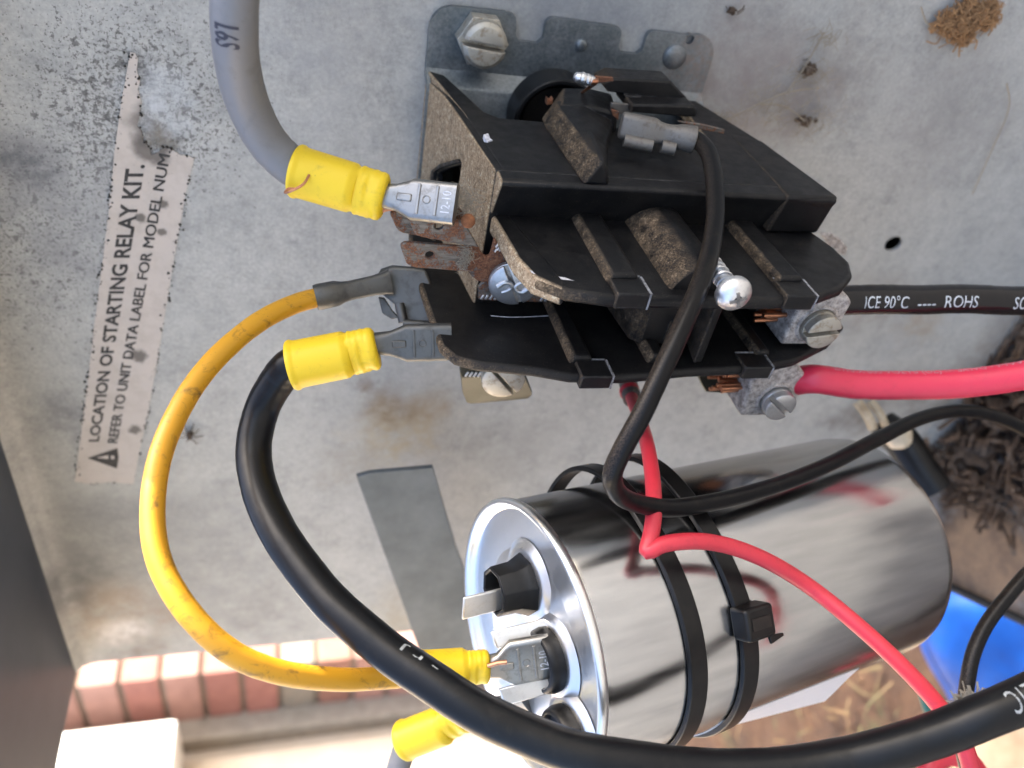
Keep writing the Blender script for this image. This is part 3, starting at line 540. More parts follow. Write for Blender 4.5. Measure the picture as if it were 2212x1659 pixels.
# ---- load terminal of the far pole, peeping out below the lower wall
K8 = lambda x, y, h: Ph(*cr(x, y, 1000, 900, 1.843), h)
lt2 = MB().plate([K8(x, y, 66) for x, y in ((1490, 960), (1495, 1040), (1500, 1082), (1968, 1066), (1985, 1000), (1985, 900), (1490, 880))], NRM, 1.1).obj('load_terminal', M['brass'], ct, .25)
ed = [K8(x, y, 66) for x, y in ((1500, 1082), (1968, 1066))]; lo2 = [K8(x, y, 60) for x, y in ((1512, 1185), (1545, 1268), (1580, 1275), (1985, 1238), (2016, 1215), (2018, 1190))]
MB().prism([ed[0], lo2[0], lo2[1], lo2[2], lo2[3], lo2[4], lo2[5], ed[1]], [p + V(.5, -1, 0) for p in (ed[0], lo2[0], lo2[1], lo2[2], lo2[3], lo2[4], lo2[5], ed[1])]).obj('bent_tab', M['brass'], lt2, .25)
mb = MB()
for x, y in ((1545, 1055), (1575, 1057), (1605, 1058), (1635, 1058), (1925, 1045), (1955, 1042)): mb.box(K8(x, y, 66.1), V(.8, 0, -.35).normalized(), NRM, V(.35, 0, .8).normalized(), .8, .25, .28)
mb.obj('serration', M['zinc_bright'], lt2, .1)
slotted(ct, 'terminal_screw', K8(1800, 1035, 66.2), V(-.05, 1, .1), 5.5, 4.2, 1.1, 48, M['screw_old'], .1)
# ---- line lugs
K9 = lambda x, y, h: Ph(*cr(x, y, 2750, 1000, 2.37), h)
def lug(front, h, depth, holexy, sxy, srad, ang, hole_h, mname, sgrp):
    fr = [K9(x, y, h) for x, y in front]
    body = MB().prism(fr, [V(p.x, h - depth, p.z) for p in fr]).obj('line_lug', M['alu'], ct, .9, 38, 3)
    sc0 = K9(*sxy, h + 1.5); slotted(body, 'lug_screw', V(sc0.x, h - .2, sc0.z), V(0, 1, 0), srad, 4.2, 1.35, ang, M[mname], .06)
    rw = srad + 1.0
    MB().lathe([(rw, .02), (rw - .3, .5), (srad + .25, .5), (srad + .2, -.2)], V(sc0.x, h, sc0.z), NRM, 32).obj('screw_collar', M['alu'], body)
    return body
L1 = lug(((765, 850), (1215, 850), (1345, 625), (1440, 460), (1400, 395), (1010, 425), (960, 470)), 80, 15, None, (1130, 690), 4.6, -8, 74, 'screw_old', None)
L2 = lug(((388, 1515), (800, 1515), (905, 1390), (1030, 1165), (935, 1035), (600, 1090), (500, 1180)), 80, 14, None, (735, 1385), 4.3, 38, 74, 'zinc', None)
def wire_end(par, px, py, h, n_, spread):
    c = K9(px, py, h); mb = MB()
    random.seed(int(px))
    for k in range(n_):
        a = 2 * math.pi * k / n_ * 2.4; rr = spread * math.sqrt((k + .5) / n_)
        p = c + V(rr * math.cos(a), rr * math.sin(a), -7); q = p + V(random.uniform(-.5, .5) + rr * .25 * math.cos(a), random.uniform(-.3, .6) + rr * .25 * math.sin(a), 9 + random.uniform(-1.6, 2.0))
        mb.tube([p, p.lerp(q, .5) + V(random.uniform(-.2, .2), .1, 0), q], .55, 8)
    return mb
for (x, y, h, par, rr) in ((800, 530, 73.5, L1, 3.9), (400, 1210, 73.5, L2, 3.7)):       # flat dark discs painting the shade in the wire bores, upward lug faces
    c = K9(x, y, h)
    c2 = V(c.x, h, max(v.co.z for v in par.data.vertices) * 1000)
    MB().lathe([(rr, -.2), (rr, .06), (.02, .06)], V(c.x - .5, h, c2.z - 1.6), V(0, 0, 1), 26).obj('bore_shade_disc', M['dark'], par)
wire_end(ct, 640, 505, 73.5, 15, 3.0).obj('copper_strands', M['copper'], L1)
wire_end(ct, 250, 1185, 73.5, 14, 2.9).obj('copper_strands', M['copper'], L2)
MB().plate([K9(x, y, 68) for x, y in ((-20, 1100), (30, 1220), (70, 1290), (240, 1300), (300, 1200), (200, 1050), (0, 1040))], NRM, 1.6).obj('line_bar', M['brass'], ct, .3)
MB().plate([K9(x, y, 64) for x, y in ((420, 420), (500, 560), (760, 640), (900, 500), (760, 400))], NRM, 1.6).obj('line_bar', M['brass'], ct, .3)
# film and a rusty nub seen past the lower end
MB().plate([cr_ for cr_ in [Ph(*cr(x, y, 2500, 500, 1.442), 40) for x, y in ((1060, 610), (1120, 605), (1180, 650), (1210, 690), (1195, 730), (1120, 700))]], NRM, 1.2).obj('line_tab', M['alu'], ct, .3)
# ================================================================== LOOSE SCREW
sp0, sp1 = Pr(1540, 588, -79.5), None
sdir = V(.10, 1, .06).normalized(); base = V(-80.4, 86.5, -94.2)
hd = Ph(1583, 632, 99.5)
sdir = V(0.0, 1, 0.02).normalized(); base = hd - sdir * 11
ls = thing('pan_head_screw', 'bright zinc cross-head screw half driven into the black contactor wall', 'screw', base)
R0 = 3.75
MB().lathe([(1.6, 10.2), (R0 * .96, 10.4), (R0, 11.2), (R0 * .93, 12.2), (R0 * .72, 13.1), (R0 * .4, 13.6), (.9, 13.7), (.5, 12.9), (.02, 12.7)], base, sdir, 36).obj('head', M['zinc_bright'], ls, 0, 60)
x, y, z = frame(sdir, V(1, 0, .4))
mb = MB()
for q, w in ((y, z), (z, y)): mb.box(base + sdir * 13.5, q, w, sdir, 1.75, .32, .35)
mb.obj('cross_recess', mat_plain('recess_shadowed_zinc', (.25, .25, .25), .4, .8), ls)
th = [base + sdir * s for s in (-3, 10.6)]
mb = MB().lathe([(1.55, -3), (1.55, 10.6)], base, sdir, 20)
hel = [base + sdir * (-2 + 12 * k / 110) + (y * math.cos(k * .36) + z * math.sin(k * .36)) * 1.72 for k in range(111)]
mb.tube(hel, .36, 6); mb.obj('threaded_shank', M['zinc'], ls)
# ================================================================== WIRES
def sleeve(par, p0, p1, R, zh, hollow=True, mat=M['yellow_sleeve'], flat=.84):
    """nylon crimp sleeve: rolled mouth, body, step, flattened crimp end"""
    x, y, z = frame(p1 - p0, zh); L = (p1 - p0).length; secs = []
    prof = [(.42, .70, 1), (.02, .84, 1), (0, .93, 1), (0.0, 1.0, 1), (.02, 1.045, 1), (.045, 1.05, 1), (.07, 1.0, 1), (.1, .985, 1), (.6, .975, 1), (.635, .96, 1), (.665, .88, .97), (.69, .855, .95), (.78, .87, flat), (.93, .87, flat), (.975, .83, flat), (1.0, .7, flat)]
    prof2 = prof[:12] + [(q, .86 + .012 * math.sin(q * 90), flat + .02 * math.sin(q * 50)) for q in [.70 + .02 * k for k in range(13)]] + prof[14:]
    sd0 = p0.x
    for s, r, fl_ in prof2:
        sec = []
        for k in range(40):
            a = 2 * math.pi * k / 40; dn = 0
            for s1_, a1_, dp in ((.82, 1.9, .16), (.88, .6, .10), (.78, 4.6, .12)):
                da = (a - a1_ + math.pi) % (2 * math.pi) - math.pi; dn += dp * math.exp(-((s - s1_) / .045) ** 2 - (da / .38) ** 2)
            rr_ = R * r * (1 - (dn if s > .68 else 0) + .015 * mnoise.noise(V(s * 7, math.cos(a) * 1.6 + sd0, math.sin(a) * 1.6)))
            sec.append(p0 + x * (L * s) + y * (rr_ * (1 + (1 - fl_) * .6) * math.cos(a)) + z * (rr_ * fl_ * math.sin(a)))
        secs.append(sec)
    return MB().loft(secs).obj('crimp_sleeve', mat, par, 0, 55)
def spade(par, p, q, zh, w=8.6, t=3.1, mat=M['steel'], marks='12-10', name='spade_terminal', neck=.30):
    """female blade terminal from p (barrel) to q (mouth)"""
    x, y, z = frame(q - p, zh); L = (q - p).length
    def S(s, ww, tt, rd, dz=0): return [p + x * (L * s) + y * a + z * (b + dz) for a, b in rrect(ww, tt, rd)]
    o = MB().loft([S(-.12, 4.8, 4.2, 2), S(.0, 5.2, 3.8, 1.8), S(neck * .5, 5.6, 2.8, 1.2, .2), S(neck, w * .86, t * .92, 1.2), S(neck + .08, w, t, 1.3), S(1, w, t, 1.3)]).obj(name, mat, par, 0, 50)
    mb = MB()
    for s in (.48, .74): mb.box(p + x * (L * s) + z * (t / 2 + .02) , x, y, z, .3, w * .36, .3)
    mb.obj('raised_bar', mat, o, .1)
    MB().box(p + x * (L * (neck - .02)) + z * (t * .5), x, y, z, 1.6, .8, .28).obj('crimp_dimple', mat, o, .25)
    if marks:
        hh = 1.9; c = p + x * (L * .88) + z * (t / 2 + .06); v, f, ar = text_poly(marks, .01)
        wd = hh * ar * .8
        MB().add([c - y * ((X - .5) * wd) - x * ((Yy - .5) * hh) for X, Yy in v], f).obj('stamped_mark', M['scuff_white'], o)
    x2 = p + x * (L * .6) + z * (t / 2 + .03)
    MB().tube([x2 + (y * math.cos(a) + x * math.sin(a)) * .8 for a in [math.pi * 2 * k / 16 for k in range(17)]], .12, 6).obj('stamped_ring', mat, o)
    return o
def cable(name, label, cat, pts, R, mat, at=None, seg=24, n_=9):
    th_ = thing(name, label, cat, pts[0])
    path = catmull(pts, n_); sd0 = len(name) * 3.7
    path = [p_ + V(mnoise.noise(p_ / 14 + V(sd0, 0, 0)), mnoise.noise(p_ / 14 + V(0, sd0, 0)), mnoise.noise(p_ / 14 + V(0, 0, sd0))) * R * .07 for p_ in path]
    MB().tube(path, lambda q: R * (1 + .018 * mnoise.noise(V(q * 60, sd0, 0)) + .012 * mnoise.noise(V(q * 190, sd0, 5))), seg).obj('jacket', mat, th_); return th_, path
P = lambda L: [Pt(*q) for q in L]
# grey cable, upper left
gp = P([(530, -120, 134), (512, -40, 137), (507, 50, 141), (513, 140, 148), (538, 235, 156), (582, 312, 162), (640, 365, 165), (690, 385, 165.5)])
gc, path = cable('grey_cable', 'thick grey cable entering at the top with a yellow connector on the contactor', 'cable', gp, 4.15, M['gray_wire'])
sl0, sl1 = Pt(638, 369, 165), Pt(832, 428, 165.5)
sleeve(gc, sl0, sl1, 5.35, V(.3, 1, -.1))
spade(gc, Pt(836, 424, 165.5), Pt(985, 442, 163.5), V(.62, .9, -.12))
mb = MB()
for k in range(11): a = Pt(822 + random.uniform(-4, 4), 446 + k * 1.0, 167); mb.tube([a, a + V(-.3 + .1 * k, .2 * random.uniform(-1, 1), -3.0 - random.uniform(0, 1.3))], .32, 6)
mb.obj('copper_strands', M['copper'], gc)
mb = MB().tube(catmull(P([(668, 378, 160), (655, 398, 159), (630, 412, 159), (616, 416, 160), (622, 408, 160.5), (640, 408, 161)])), .28, 6); mb.obj('stray_strand', M['copper'], gc)
text_tube('L6S', path, 4.15, .265, .325, -20, 4.6, False, .02).obj('pen_mark', M['pen'], gc)
# thick black cable, big loop
bp = P([(700, 770, 178), (628, 790, 178), (598, 824, 180), (566, 885, 182), (549, 965, 180), (560, 1055, 175), (597, 1140, 170), (655, 1228, 165), (735, 1318, 160), (828, 1400, 156), (920, 1465, 153), (1010, 1525, 151), (1120, 1579, 150), (1240, 1622, 149), (1380, 1650, 149), (1520, 1664, 150), (1660, 1664, 150), (1812, 1643, 150), (1935, 1612, 149), (2043, 1580, 148), (2130, 1545, 147), (2208, 1511, 147), (2320, 1455, 147)])
bc, bpath = cable('black_cable', 'thickest black cable looping from a yellow connector down across the foreground', 'cable', bp, 3.95, M['black_wire'], n_=10)
sleeve(bc, Pt(628, 790, 178), Pt(815, 752, 179), 5.5, V(.2, 1, 0))
spade(bc, Pt(818, 742, 180), Pt(975, 738, 182), V(.5, .95, -.1), 8.6, 3.2, M['steel_dull'], 'ETC')
text_tube('L1C', bpath, 3.95, .932, .962, 4, 4.2, True, .0).obj('printed_mark', M['grey_ink'], bc)
text_tube('- r J', bpath, 3.95, .425, .462, 38, 2.0, True, .0).obj('printed_mark', M['grey_ink'], bc)
# yellow wire
yp = P([(720, 632, 190), (690, 641, 189), (640, 655, 186), (560, 695, 180), (480, 760, 173), (408, 850, 166), (358, 950, 160), (333, 1050, 155), (330, 1130, 152), (348, 1220, 149), (392, 1305, 147), (455, 1375, 147), (530, 1425, 149), (620, 1456, 153), (720, 1468, 159), (830, 1464, 166), (960, 1450, 170.5)])
yw, ypath = cable('yellow_wire', 'dirty yellow wire curving down from the contactor to the capacitor top', 'wire', yp, 2.3, M['yellow_wire'])
x, y, z = frame(Pt(830, 612, 193) - Pt(690, 641, 189), V(.4, 1, 0)); p = Pt(690, 641, 189); L = (Pt(838, 610, 193) - p).length
S = lambda s, w_, t_, rd, dz=0: [p + x * (L * s) + y * a + z * (b + dz) for a, b in rrect(w_, t_, rd)]
ft = MB().loft([S(-.06, 5.9, 5.4, 2.5), S(.0, 6.3, 5.6, 2.6), S(.24, 6.1, 5.2, 2.3), S(.34, 5.0, 3.8, 1.6), S(.45, 4.6, 3.2, 1.3), S(.8, 4.8, 3.0, 1.2), S(.95, 5.4, 3.4, 1.2), S(1.04, 6.2, 3.0, 1.2)]).obj('flag_terminal', M['steel_dull'], yw, 0, 50)
q8 = lambda x_, y_, t_: Pt(*cr(x_, y_, 1000, 900, 1.843), t_)
zz = V(.35, 1, -.05)
MB().plate([q8(a, b, 195) for a, b in ((880, 380), (930, 300), (1010, 275), (1150, 285), (1250, 300), (1330, 500), (1300, 700), (1080, 690), (1030, 560), (930, 480), (890, 440))], zz, 2.2).obj('terminal_body', M['steel_dull'], ft, .7, 40, 3)
MB().tube([q8(1055, 545, 193), q8(1085, 680, 193)], 1.2, 12).tube([q8(1085, 690, 192.5), q8(1300, 705, 192.5)], 1.15, 12).obj('rolled_edge', M['steel_dull'], ft)
MB().plate([q8(a, b, 197) for a, b in ((905, 500), (950, 505), (1010, 600), (1060, 650), (1000, 660), (935, 620))], zz, 1.2).obj('terminal_wing', M['steel_dull'], ft, .3)
sleeve(yw, Pt(905, 1452, 170), Pt(1056, 1440, 172.5), 4.5, V(.1, 1, 0))
# dusty coil wire
kp = P([(1470, 292, 189.5), (1500, 300, 189), (1525, 322, 186), (1540, 365, 181), (1545, 430, 174), (1541, 510, 167), (1520, 595, 160), (1480, 690, 155), (1432, 795, 152), (1388, 890, 151), (1345, 970, 152), (1325, 1015, 154), (1324, 1045, 157), (1342, 1072, 161), (1385, 1090, 166), (1450, 1097, 172), (1540, 1085, 180), (1660, 1054, 191), (1790, 1003, 204), (1900, 946, 217), (1990, 903, 228), (2060, 888, 236), (2130, 893, 243), (2200, 920, 249), (2290, 975, 254)])
kw, kpath = cable('coil_wire', 'dusty black wire hanging across the front of the contactor then off to the right', 'wire', kp, 2.0, M['black_dusty'])
x, y, z = frame(Pt(1500, 300, 189) - Pt(1340, 268, 188), V(.25, 1, .35)); p = Pt(1340, 270, 187.5); L = (Pt(1500, 302, 188.5) - p).length
S = lambda s, w_, t_, rd, dz=0: [p + x * (L * s) + y * a + z * (b + dz) for a, b in rrect(w_, t_, rd)]
kt = MB().loft([S(0, 5.6, 3.6, 1.2), S(.03, 6.2, 4.2, 1.5), S(.45, 6.2, 4.2, 1.5), S(.52, 5.0, 3.6, 1.3), S(.62, 4.6, 3.6, 1.4), S(.72, 5.0, 4.4, 2), S(.82, 6.0, 5.6, 2.6), S(1.0, 6.4, 6.0, 2.9)]).obj('crimp_terminal', M['lead'], kw, .25, 50)
for s, e, off in ((.08, .46, -3.0), (.58, .76, -2.7)):
    a, b = p + x * (L * s) + y * -off + z * 1.6, p + x * (L * e) + y * -off + z * 1.6
    MB().lathe([(1.55, 0), (1.55, (b - a).length), (.85, (b - a).length), (.85, (b - a).length - 2.5), (.02, (b - a).length - 2.5)], a, b - a, 20).obj('rolled_edge', M['lead'], kt, 0, 50)
# thin red wire
rp = P([(1352, 800, 240), (1362, 850, 228), (1382, 905, 210), (1400, 970, 188), (1411, 1050, 174), (1412, 1115, 168), (1404, 1165, 165), (1396, 1190, 164)])
rq = P([(1396, 1190, 164), (1430, 1177, 164), (1490, 1169, 165), (1560, 1176, 168), (1650, 1208, 171), (1750, 1268, 174), (1850, 1348, 170), (1950, 1440, 166), (2030, 1528, 163), (2080, 1605, 161), (2108, 1700, 160)])
rw = thing('red_wire', 'thin red wire with a sharp kink passing over the silver capacitor', 'wire', rp[0])
path = catmull(rp, 8)[:-1] + catmull([rp[-1].lerp(rq[1], .12) + V(0, .4, 0)] + rq[1:], 8)
MB().tube(path, 1.75, 20).obj('jacket', M['red_wire'], rw)
MB().tube(P([(1346, 790, 242), (1356, 826, 234), (1366, 862, 226)]), 2.7, 18).obj('crimp_terminal', M['lead'], rw)
MB().tube(P([(1359, 842, 230), (1361, 849, 229)]), 2.95, 18).obj('insulator_band', M['red_wire'], rw)
# power cables at the right
lc = K9(1300, 480, 73.5)
pp = [None] + P([(1775, 652, 202), (1850, 648, 204), (1940, 647, 206), (2050, 647, 209), (2150, 648, 211), (2300, 650, 214)])
pc, ppath = cable('power_cable', 'glossy black power cable with white printing clamped in the upper lug', 'cable', pp[1:], 3.85, M['black_vinyl'], n_=14)
def path_frac(path, px_):
    best = min(range(len(path)), key=lambda i: abs(proj_x(path[i]) - px_)); return best / (len(path) - 1)
def proj_x(p):
    q = p - CAM; c = RC * q.x + NC * q.y + ZC * q.z; return CX + F_PX * c.x / -c.z
text_tube('ICE 90°C  ----  ROHS', ppath, 3.85, path_frac(ppath, 1848), path_frac(ppath, 2095), -10, 3.3, False, .0).obj('printed_lettering', M['white_ink'], pc)
text_tube('SOUTH', ppath, 3.85, path_frac(ppath, 2172), path_frac(ppath, 2250), -10, 3.3, False, .0).obj('printed_lettering', M['white_ink'], pc)
lc = K9(800, 1200, 73.5)
rc_ = [V(lc.x, 74, lc.z)] + P([(1752, 818, 210), (1840, 829, 211), (1942, 833, 211), (2050, 830, 210), (2150, 820, 208), (2300, 795, 205)])
rcab, rpath = cable('red_power_cable', 'thick red power cable with faint printing clamped in the lower lug', 'cable', rc_, 3.85, M['red_cable'], n_=14)
text_tube('E/7HHX 600 VOLTS (UL) --- 8AWG - MW', rpath, 3.85, path_frac(rpath, 1790), path_frac(rpath, 2215), 62, 2.5, False, .0).obj('printed_lettering', M['faint_ink'], rcab)
# short grey wire with a yellow connector, bottom
g2p = P([(830, 1760, 205), (850, 1690, 203), (866, 1640, 202), (880, 1602, 202), (905, 1580, 202)])
g2, _ = cable('short_grey_wire', 'short grey wire entering a yellow connector beside the lower brick edge', 'wire', g2p, 2.9, M['gray_wire'])
sleeve(g2, Pt(872, 1600, 202), Pt(1010, 1545, 196), 4.9, V(0, 1, .2))
spade(g2, Pt(1008, 1546, 196), Pt(1140, 1520, 190), V(.1, 1, .3), 8, 3, M['steel'], None)
MB().tube(P([(868, 1612, 199), (890, 1606, 198), (905, 1590, 199)]), .9, 8).obj('copper_strands', M['copper'], g2)
# ================================================================== CAPACITOR
ctop = V(-160.5, 119.3, -52.0); cbot = V(-166.6, 95.6, -162.0); cup = (ctop - cbot).normalized(); CR = 32.0; CL = (ctop - cbot).length
zw = (W(ctop) - W(cbot)).normalized(); xw = (W(CAM) - W(ctop)); xw = (xw - zw * xw.dot(zw)).normalized(); yw_ = zw.cross(xw)
CM = Matrix((xw, yw_, zw)).transposed().to_4x4(); CM.translation = W(ctop)
cx_ = V(xw.x, -xw.y, xw.z); cyv = V(yw_.x, -yw_.y, yw_.z)
M['blade'] = mat_metal('bright_tinned_blade', (.84, .83, .80), .3, .25, (.5, .46, .4), .7, .9)
cap = thing('capacitor', 'silver round run capacitor with black zip ties around it', 'capacitor', cbot)
MB().lathe([(30, -CL + 1.2), (31.2, -CL + 1.4), (31.8, -CL + 2.6), (CR, -CL + 4.5), (CR, -3.2), (CR - .5, -2.2), (CR - .6, -1.6), (CR - .75, -1.7), (CR - .8, -9)], ctop, cup, 96).obj('can', M['can'], cap, 0, 30, 2, CM)
lid = MB().lathe([(CR - .8, -1.9), (CR + .55, -1.7), (CR + .95, -1.0), (CR + .95, -.2), (CR + .6, .35), (CR + .0, .5), (CR - .6, .3), (CR - .95, -.3), (CR - 1.3, -1.5), (CR - 2.2, -2.1), (CR - 4, -2.4), (CR - 7, -2.3), (18, -1.6), (12, -1.4), (6, -1.3), (.02, -1.3)], ctop, cup, 96).obj('lid', M['lid'], cap, 0, 60)
def on_lid(px, py, off=-1.4):
    d = ray(px, py); t = (ctop + cup * off - CAM).dot(cup) / d.dot(cup); return CAM + d * t
cups = [on_lid(1140, 1260), on_lid(1196, 1420), on_lid(1236, 1590)]
for i, c in enumerate(cups):
    MB().lathe([(10.5, -.3), (9.4, .3), (8.6, .75), (7.8, .9), (6, .9)], c, cup, 40).obj('embossed_seat', M['lid'], lid, 0, 60)
    MB().lathe([(6.0, .6), (7.5, .9), (6.8, 2.4), (6.0, 4.2), (5.8, 8.6), (5.5, 9), (4.9, 9), (4.7, 8.6), (4.6, 3), (.02, 3)] if i == 0 else [(6.0, .6), (7.2, .9), (7.3, 2.4), (6.8, 4.0), (6.4, 4.4), (5.8, 4.4), (5.6, 4.0), (5.5, 2.6), (.02, 2.6)], c, cup, 8 if i == 0 else 36).obj('terminal_cup', M['cup'], cap, .35 if i == 0 else 0, 60)
    if i: continue
    x, y, z = frame(cup, V(1, 0, 0) if i == 0 else NRM)
    mb = MB().box(c + cup * 11 + y * (-2.2 if i == 0 else 0), cup, y if i else (y * .3 + z * .95).normalized(), z if i else (z * .3 - y * .95).normalized(), (6.4 if i == 0 else 8.2), 2.9, .35)
    mb.obj('terminal_blade', M['blade'], cap, .3)
# spade connectors on the middle cup
spade(yw, Pt(1056, 1440, 172.5), Pt(1188, 1416, 174.0), V(.55, 1, .22), 10.6, 2.6, M['steel'], '12-10')
MB().tube(P([(1054, 1438, 169), (1075, 1432, 168.5), (1095, 1430, 168.5)]), .5, 8).obj('copper_strands', M['copper'], yw)
bl = MB().box(Pt(1125, 1368, 176), (Pt(1185, 1352, 176) - Pt(1065, 1382, 174)).normalized(), V(.5, -.75, .3).normalized(), V(.7, .6, -.1).normalized(), 6.2, 1.9, .4).obj('terminal_blade', M['blade'], cap, .3)
MB().box(Pt(1142, 1490, 174), (Pt(1200, 1470, 174) - Pt(1090, 1500, 172)).normalized(), V(.5, -.75, .3).normalized(), V(.7, .6, -.1).normalized(), 6.2, 1.9, .4).obj('terminal_blade', M['blade'], cap, .3)
# curling white sticker along the far side of the can
mb = MB(); vv = []; ff = []
for i in range(13):
    a = math.radians(-68 - 2.4 * i)
    for j in range(9):
        s = -38 - 46 * j / 8; lift = (i / 12) ** 2 * (1.2 + 4.2 * (j / 8))
        vv.append(ctop + cup * s + (cx_ * math.cos(a) + cyv * math.sin(a)) * (CR + .15 + lift))
for i in range(12):
    for j in range(8): k = i * 9 + j; ff.append([k, k + 1, k + 10, k + 9])
o = mb.add(vv, ff).obj('sticker', M['paper_white'], cap, 0, 180); sd = o.modifiers.new('thick', 'SOLIDIFY'); sd.thickness = .0003
# zip ties
def ziptie(label, s, tilt, head, slack, bump_a):
    zt = thing('zip_tie', label, 'zip tie', ctop + cup * s, 'zip ties round the capacitor')
    secs = []
    nn = 96
    for k in range(nn + 1):
        a = 2 * math.pi * k / nn; d = math.radians(a * 180 / math.pi - bump_a); bmp = max(0, math.cos(a - math.radians(bump_a))) ** 6
        rr = CR + .25 + slack * bmp; dirv = cx_ * math.cos(a) + cyv * math.sin(a); c = ctop + cup * (s + tilt * math.cos(a - math.radians(bump_a))) + dirv * rr
        secs.append([c + cup * 2.3, c + cup * 2.3 + dirv * 1.3, c - cup * 2.3 + dirv * 1.3, c - cup * 2.3])
    MB().loft(secs, False).obj('strap', M['nylon'], zt, .25)
    if head is not None:
        a = math.radians(head); dirv = cx_ * math.cos(a) + cyv * math.sin(a); tg = cyv * math.cos(a) - cx_ * math.sin(a); c = ctop + cup * s + dirv * (CR + 2.9)
        h_ = MB().box(c, cup, tg, dirv, 4.0, 3.6, 2.7).obj('head', M['nylon'], zt, .9, 38, 3)
        MB().box(c + tg * 0 + dirv * 2.75, cup, tg, dirv, 2.6, 1.3, .12).obj('slot', M['dark'], h_)
        MB().prism([c - cup * 2.3 + dirv * a_ + tg * b_ for a_, b_ in ((1, -3.4), (1.9, -3.4), (2.2, -5.2), (1.5, -5.3))], [c - cup * 6.4 + dirv * a_ + tg * b_ for a_, b_ in ((1.5, -3.7), (1.9, -3.8), (2.0, -4.4), (1.6, -4.4))]).obj('cut_tail', M['nylon'], h_, .2)
ziptie('black zip tie with no visible head, the one nearer the capacitor lid', -24, 1.5, None, 4.0, 66)
ziptie('black zip tie with a square head on the silver can', -38.5, 2.5, -16, 4.5, 66)
# ================================================================== SHEET METAL STRAP BEHIND THE CAPACITOR
st = MB().plate([Ph(770, 1030, 38), Ph(800, 1022, 38), Ph(935, 1010, 38), Ph(985, 1180, 40), Ph(1075, 1420, 46), Ph(912, 1425, 46), Ph(850, 1250, 42)], V(0, 1, 0), 1.6)
M['strap'] = mat_plain('blue_grey_steel', (.10, .113, .116), .45, .4, (.16, .175, .178), .05)
tag(st.obj('metal_strap', M['strap'], None, .2), 'blue-grey sheet metal strap standing behind the silver capacitor lid', 'strap')
# ================================================================== DEBRIS ON THE PANEL
M['nest'] = mat_plain('tan_fibre', (.42, .24, .11), .95, 0, (.22, .12, .055), .6, .5)
M['debris'] = mat_plain('dark_debris', (.07, .045, .03), .9, 0, (.13, .09, .06), .8)
def fluff(name, label, cat, c, n_, spread, mat, rad=.25, ln=4, core=0, kind=None):
    mb = MB(); random.seed(len(label))
    if core:
        for _ in range(16): mb.sphere(c + V(random.gauss(0, 1) * spread[0], abs(random.gauss(0, .4)), random.gauss(0, 1) * spread[2]) * .75, core * random.uniform(.25, .6), 5, 7, .4)
        n_ = 3; rad = .16
    if core: mb.sphere(c + V(0, core * .3, 0), core, 10, 14, .22)
    for _ in range(n_):
        d = V(random.gauss(0, 1) * spread[0], abs(random.gauss(0, .5)) * spread[1], random.gauss(0, 1) * spread[2]); p = c + d
        q = V(random.uniform(-1, 1), random.uniform(-.5, .6), random.uniform(-1, 1)).normalized() * ln * random.uniform(.4, 1)
        mb.tube(catmull([p - q, p + V(random.uniform(-1, 1), random.uniform(0, 1), random.uniform(-1, 1)) * ln * .3, p + q], 3), rad * random.uniform(.5, 1.1), 4)
    return tag(mb.obj(name, mat, None, 0, 60), label, cat)
c = Ph(2075, 45, 1)
mb = MB(); random.seed(3)
lobes = [(-1.5, 0, 4.2), (2.2, -3.5, 3.6), (-.5, 5.5, 3.0), (4.2, -6.5, 2.6), (-3.5, -3, 2.6), (1, -9.5, 2.0), (5.2, 1, 2.0)]
for lr, lu, ls_ in lobes:
    for k in range(int(60 * ls_)):
        d_ = V(random.gauss(0, 1), abs(random.gauss(0, .7)), random.gauss(0, 1)) * ls_ * .5; p_ = c + V(lr, .3, lu) + d_
        t_ = V(random.uniform(-1, 1), random.uniform(-.5, .5), random.uniform(-1, 1)).normalized() * random.uniform(.8, 2.4)
        mb.tube([p_ - t_, p_ + V(random.uniform(-.5, .5), random.uniform(0, .6), random.uniform(-.5, .5)), p_ + t_], random.uniform(.08, .24), 4)
    for k in range(5): mb.sphere(c + V(lr + random.gauss(0, .5) * ls_, .4, lu + random.gauss(0, .5) * ls_), random.uniform(.5, 1.1), 5, 7, .5)
for a0 in (.6, 2.4, 4.0, 5.2):
    mb.tube(catmull([c + V(5 * math.cos(a0), .6, 7 * math.sin(a0)), c + V(8.5 * math.cos(a0 + .1), 1, 10 * math.sin(a0 + .15)), c + V(10 * math.cos(a0 - .1), .3, 13 * math.sin(a0))], 5), .2, 5)
tag(mb.obj('fibre_clump', M['nest'], None, 0, 60), 'tan clump of fibrous nest material stuck at the upper right of the panel', 'nest')
fluff('dirt_clump', 'small dark crumb of dirt on the panel below a pale thread, upper one of two', 'debris', Ph(1745, 150, .8), 10, (1.1, .8, 1.5), M['debris'], .55, 1.5, 1.6)
fluff('dirt_clump', 'small dark crumb of dirt on the panel above the contactor corner, lower one of two', 'debris', Ph(1738, 262, .8), 12, (1.0, .8, 1.9), M['debris'], .55, 1.5, 1.3)
fluff('dirt_clump', 'dark dirt crumb at the top edge of the panel', 'debris', Ph(1580, 22, .8), 8, (.8, 1, 1.6), M['debris'], .5, 1.8, .9)
sp = Ph(410, 938, 1.0); mb = MB().sphere(sp, 1.1, 8, 10, .2).sphere(sp + V(-1.6, 0, .2), .8, 8, 10, .2)
for a in (20, 60, 110, 160, 200, 250, 300, 340):
    d = V(math.cos(math.radians(a)), 0, math.sin(math.radians(a))); mb.tube([sp, sp + d * 2 + V(0, .9, 0), sp + d * (3.6 + a % 3) + V(0, -.6, 0)], .16, 5)
tag(mb.obj('dead_insect', M['debris'], None, 0, 60), 'tiny dead insect on the panel beside the yellow wire', 'insect')
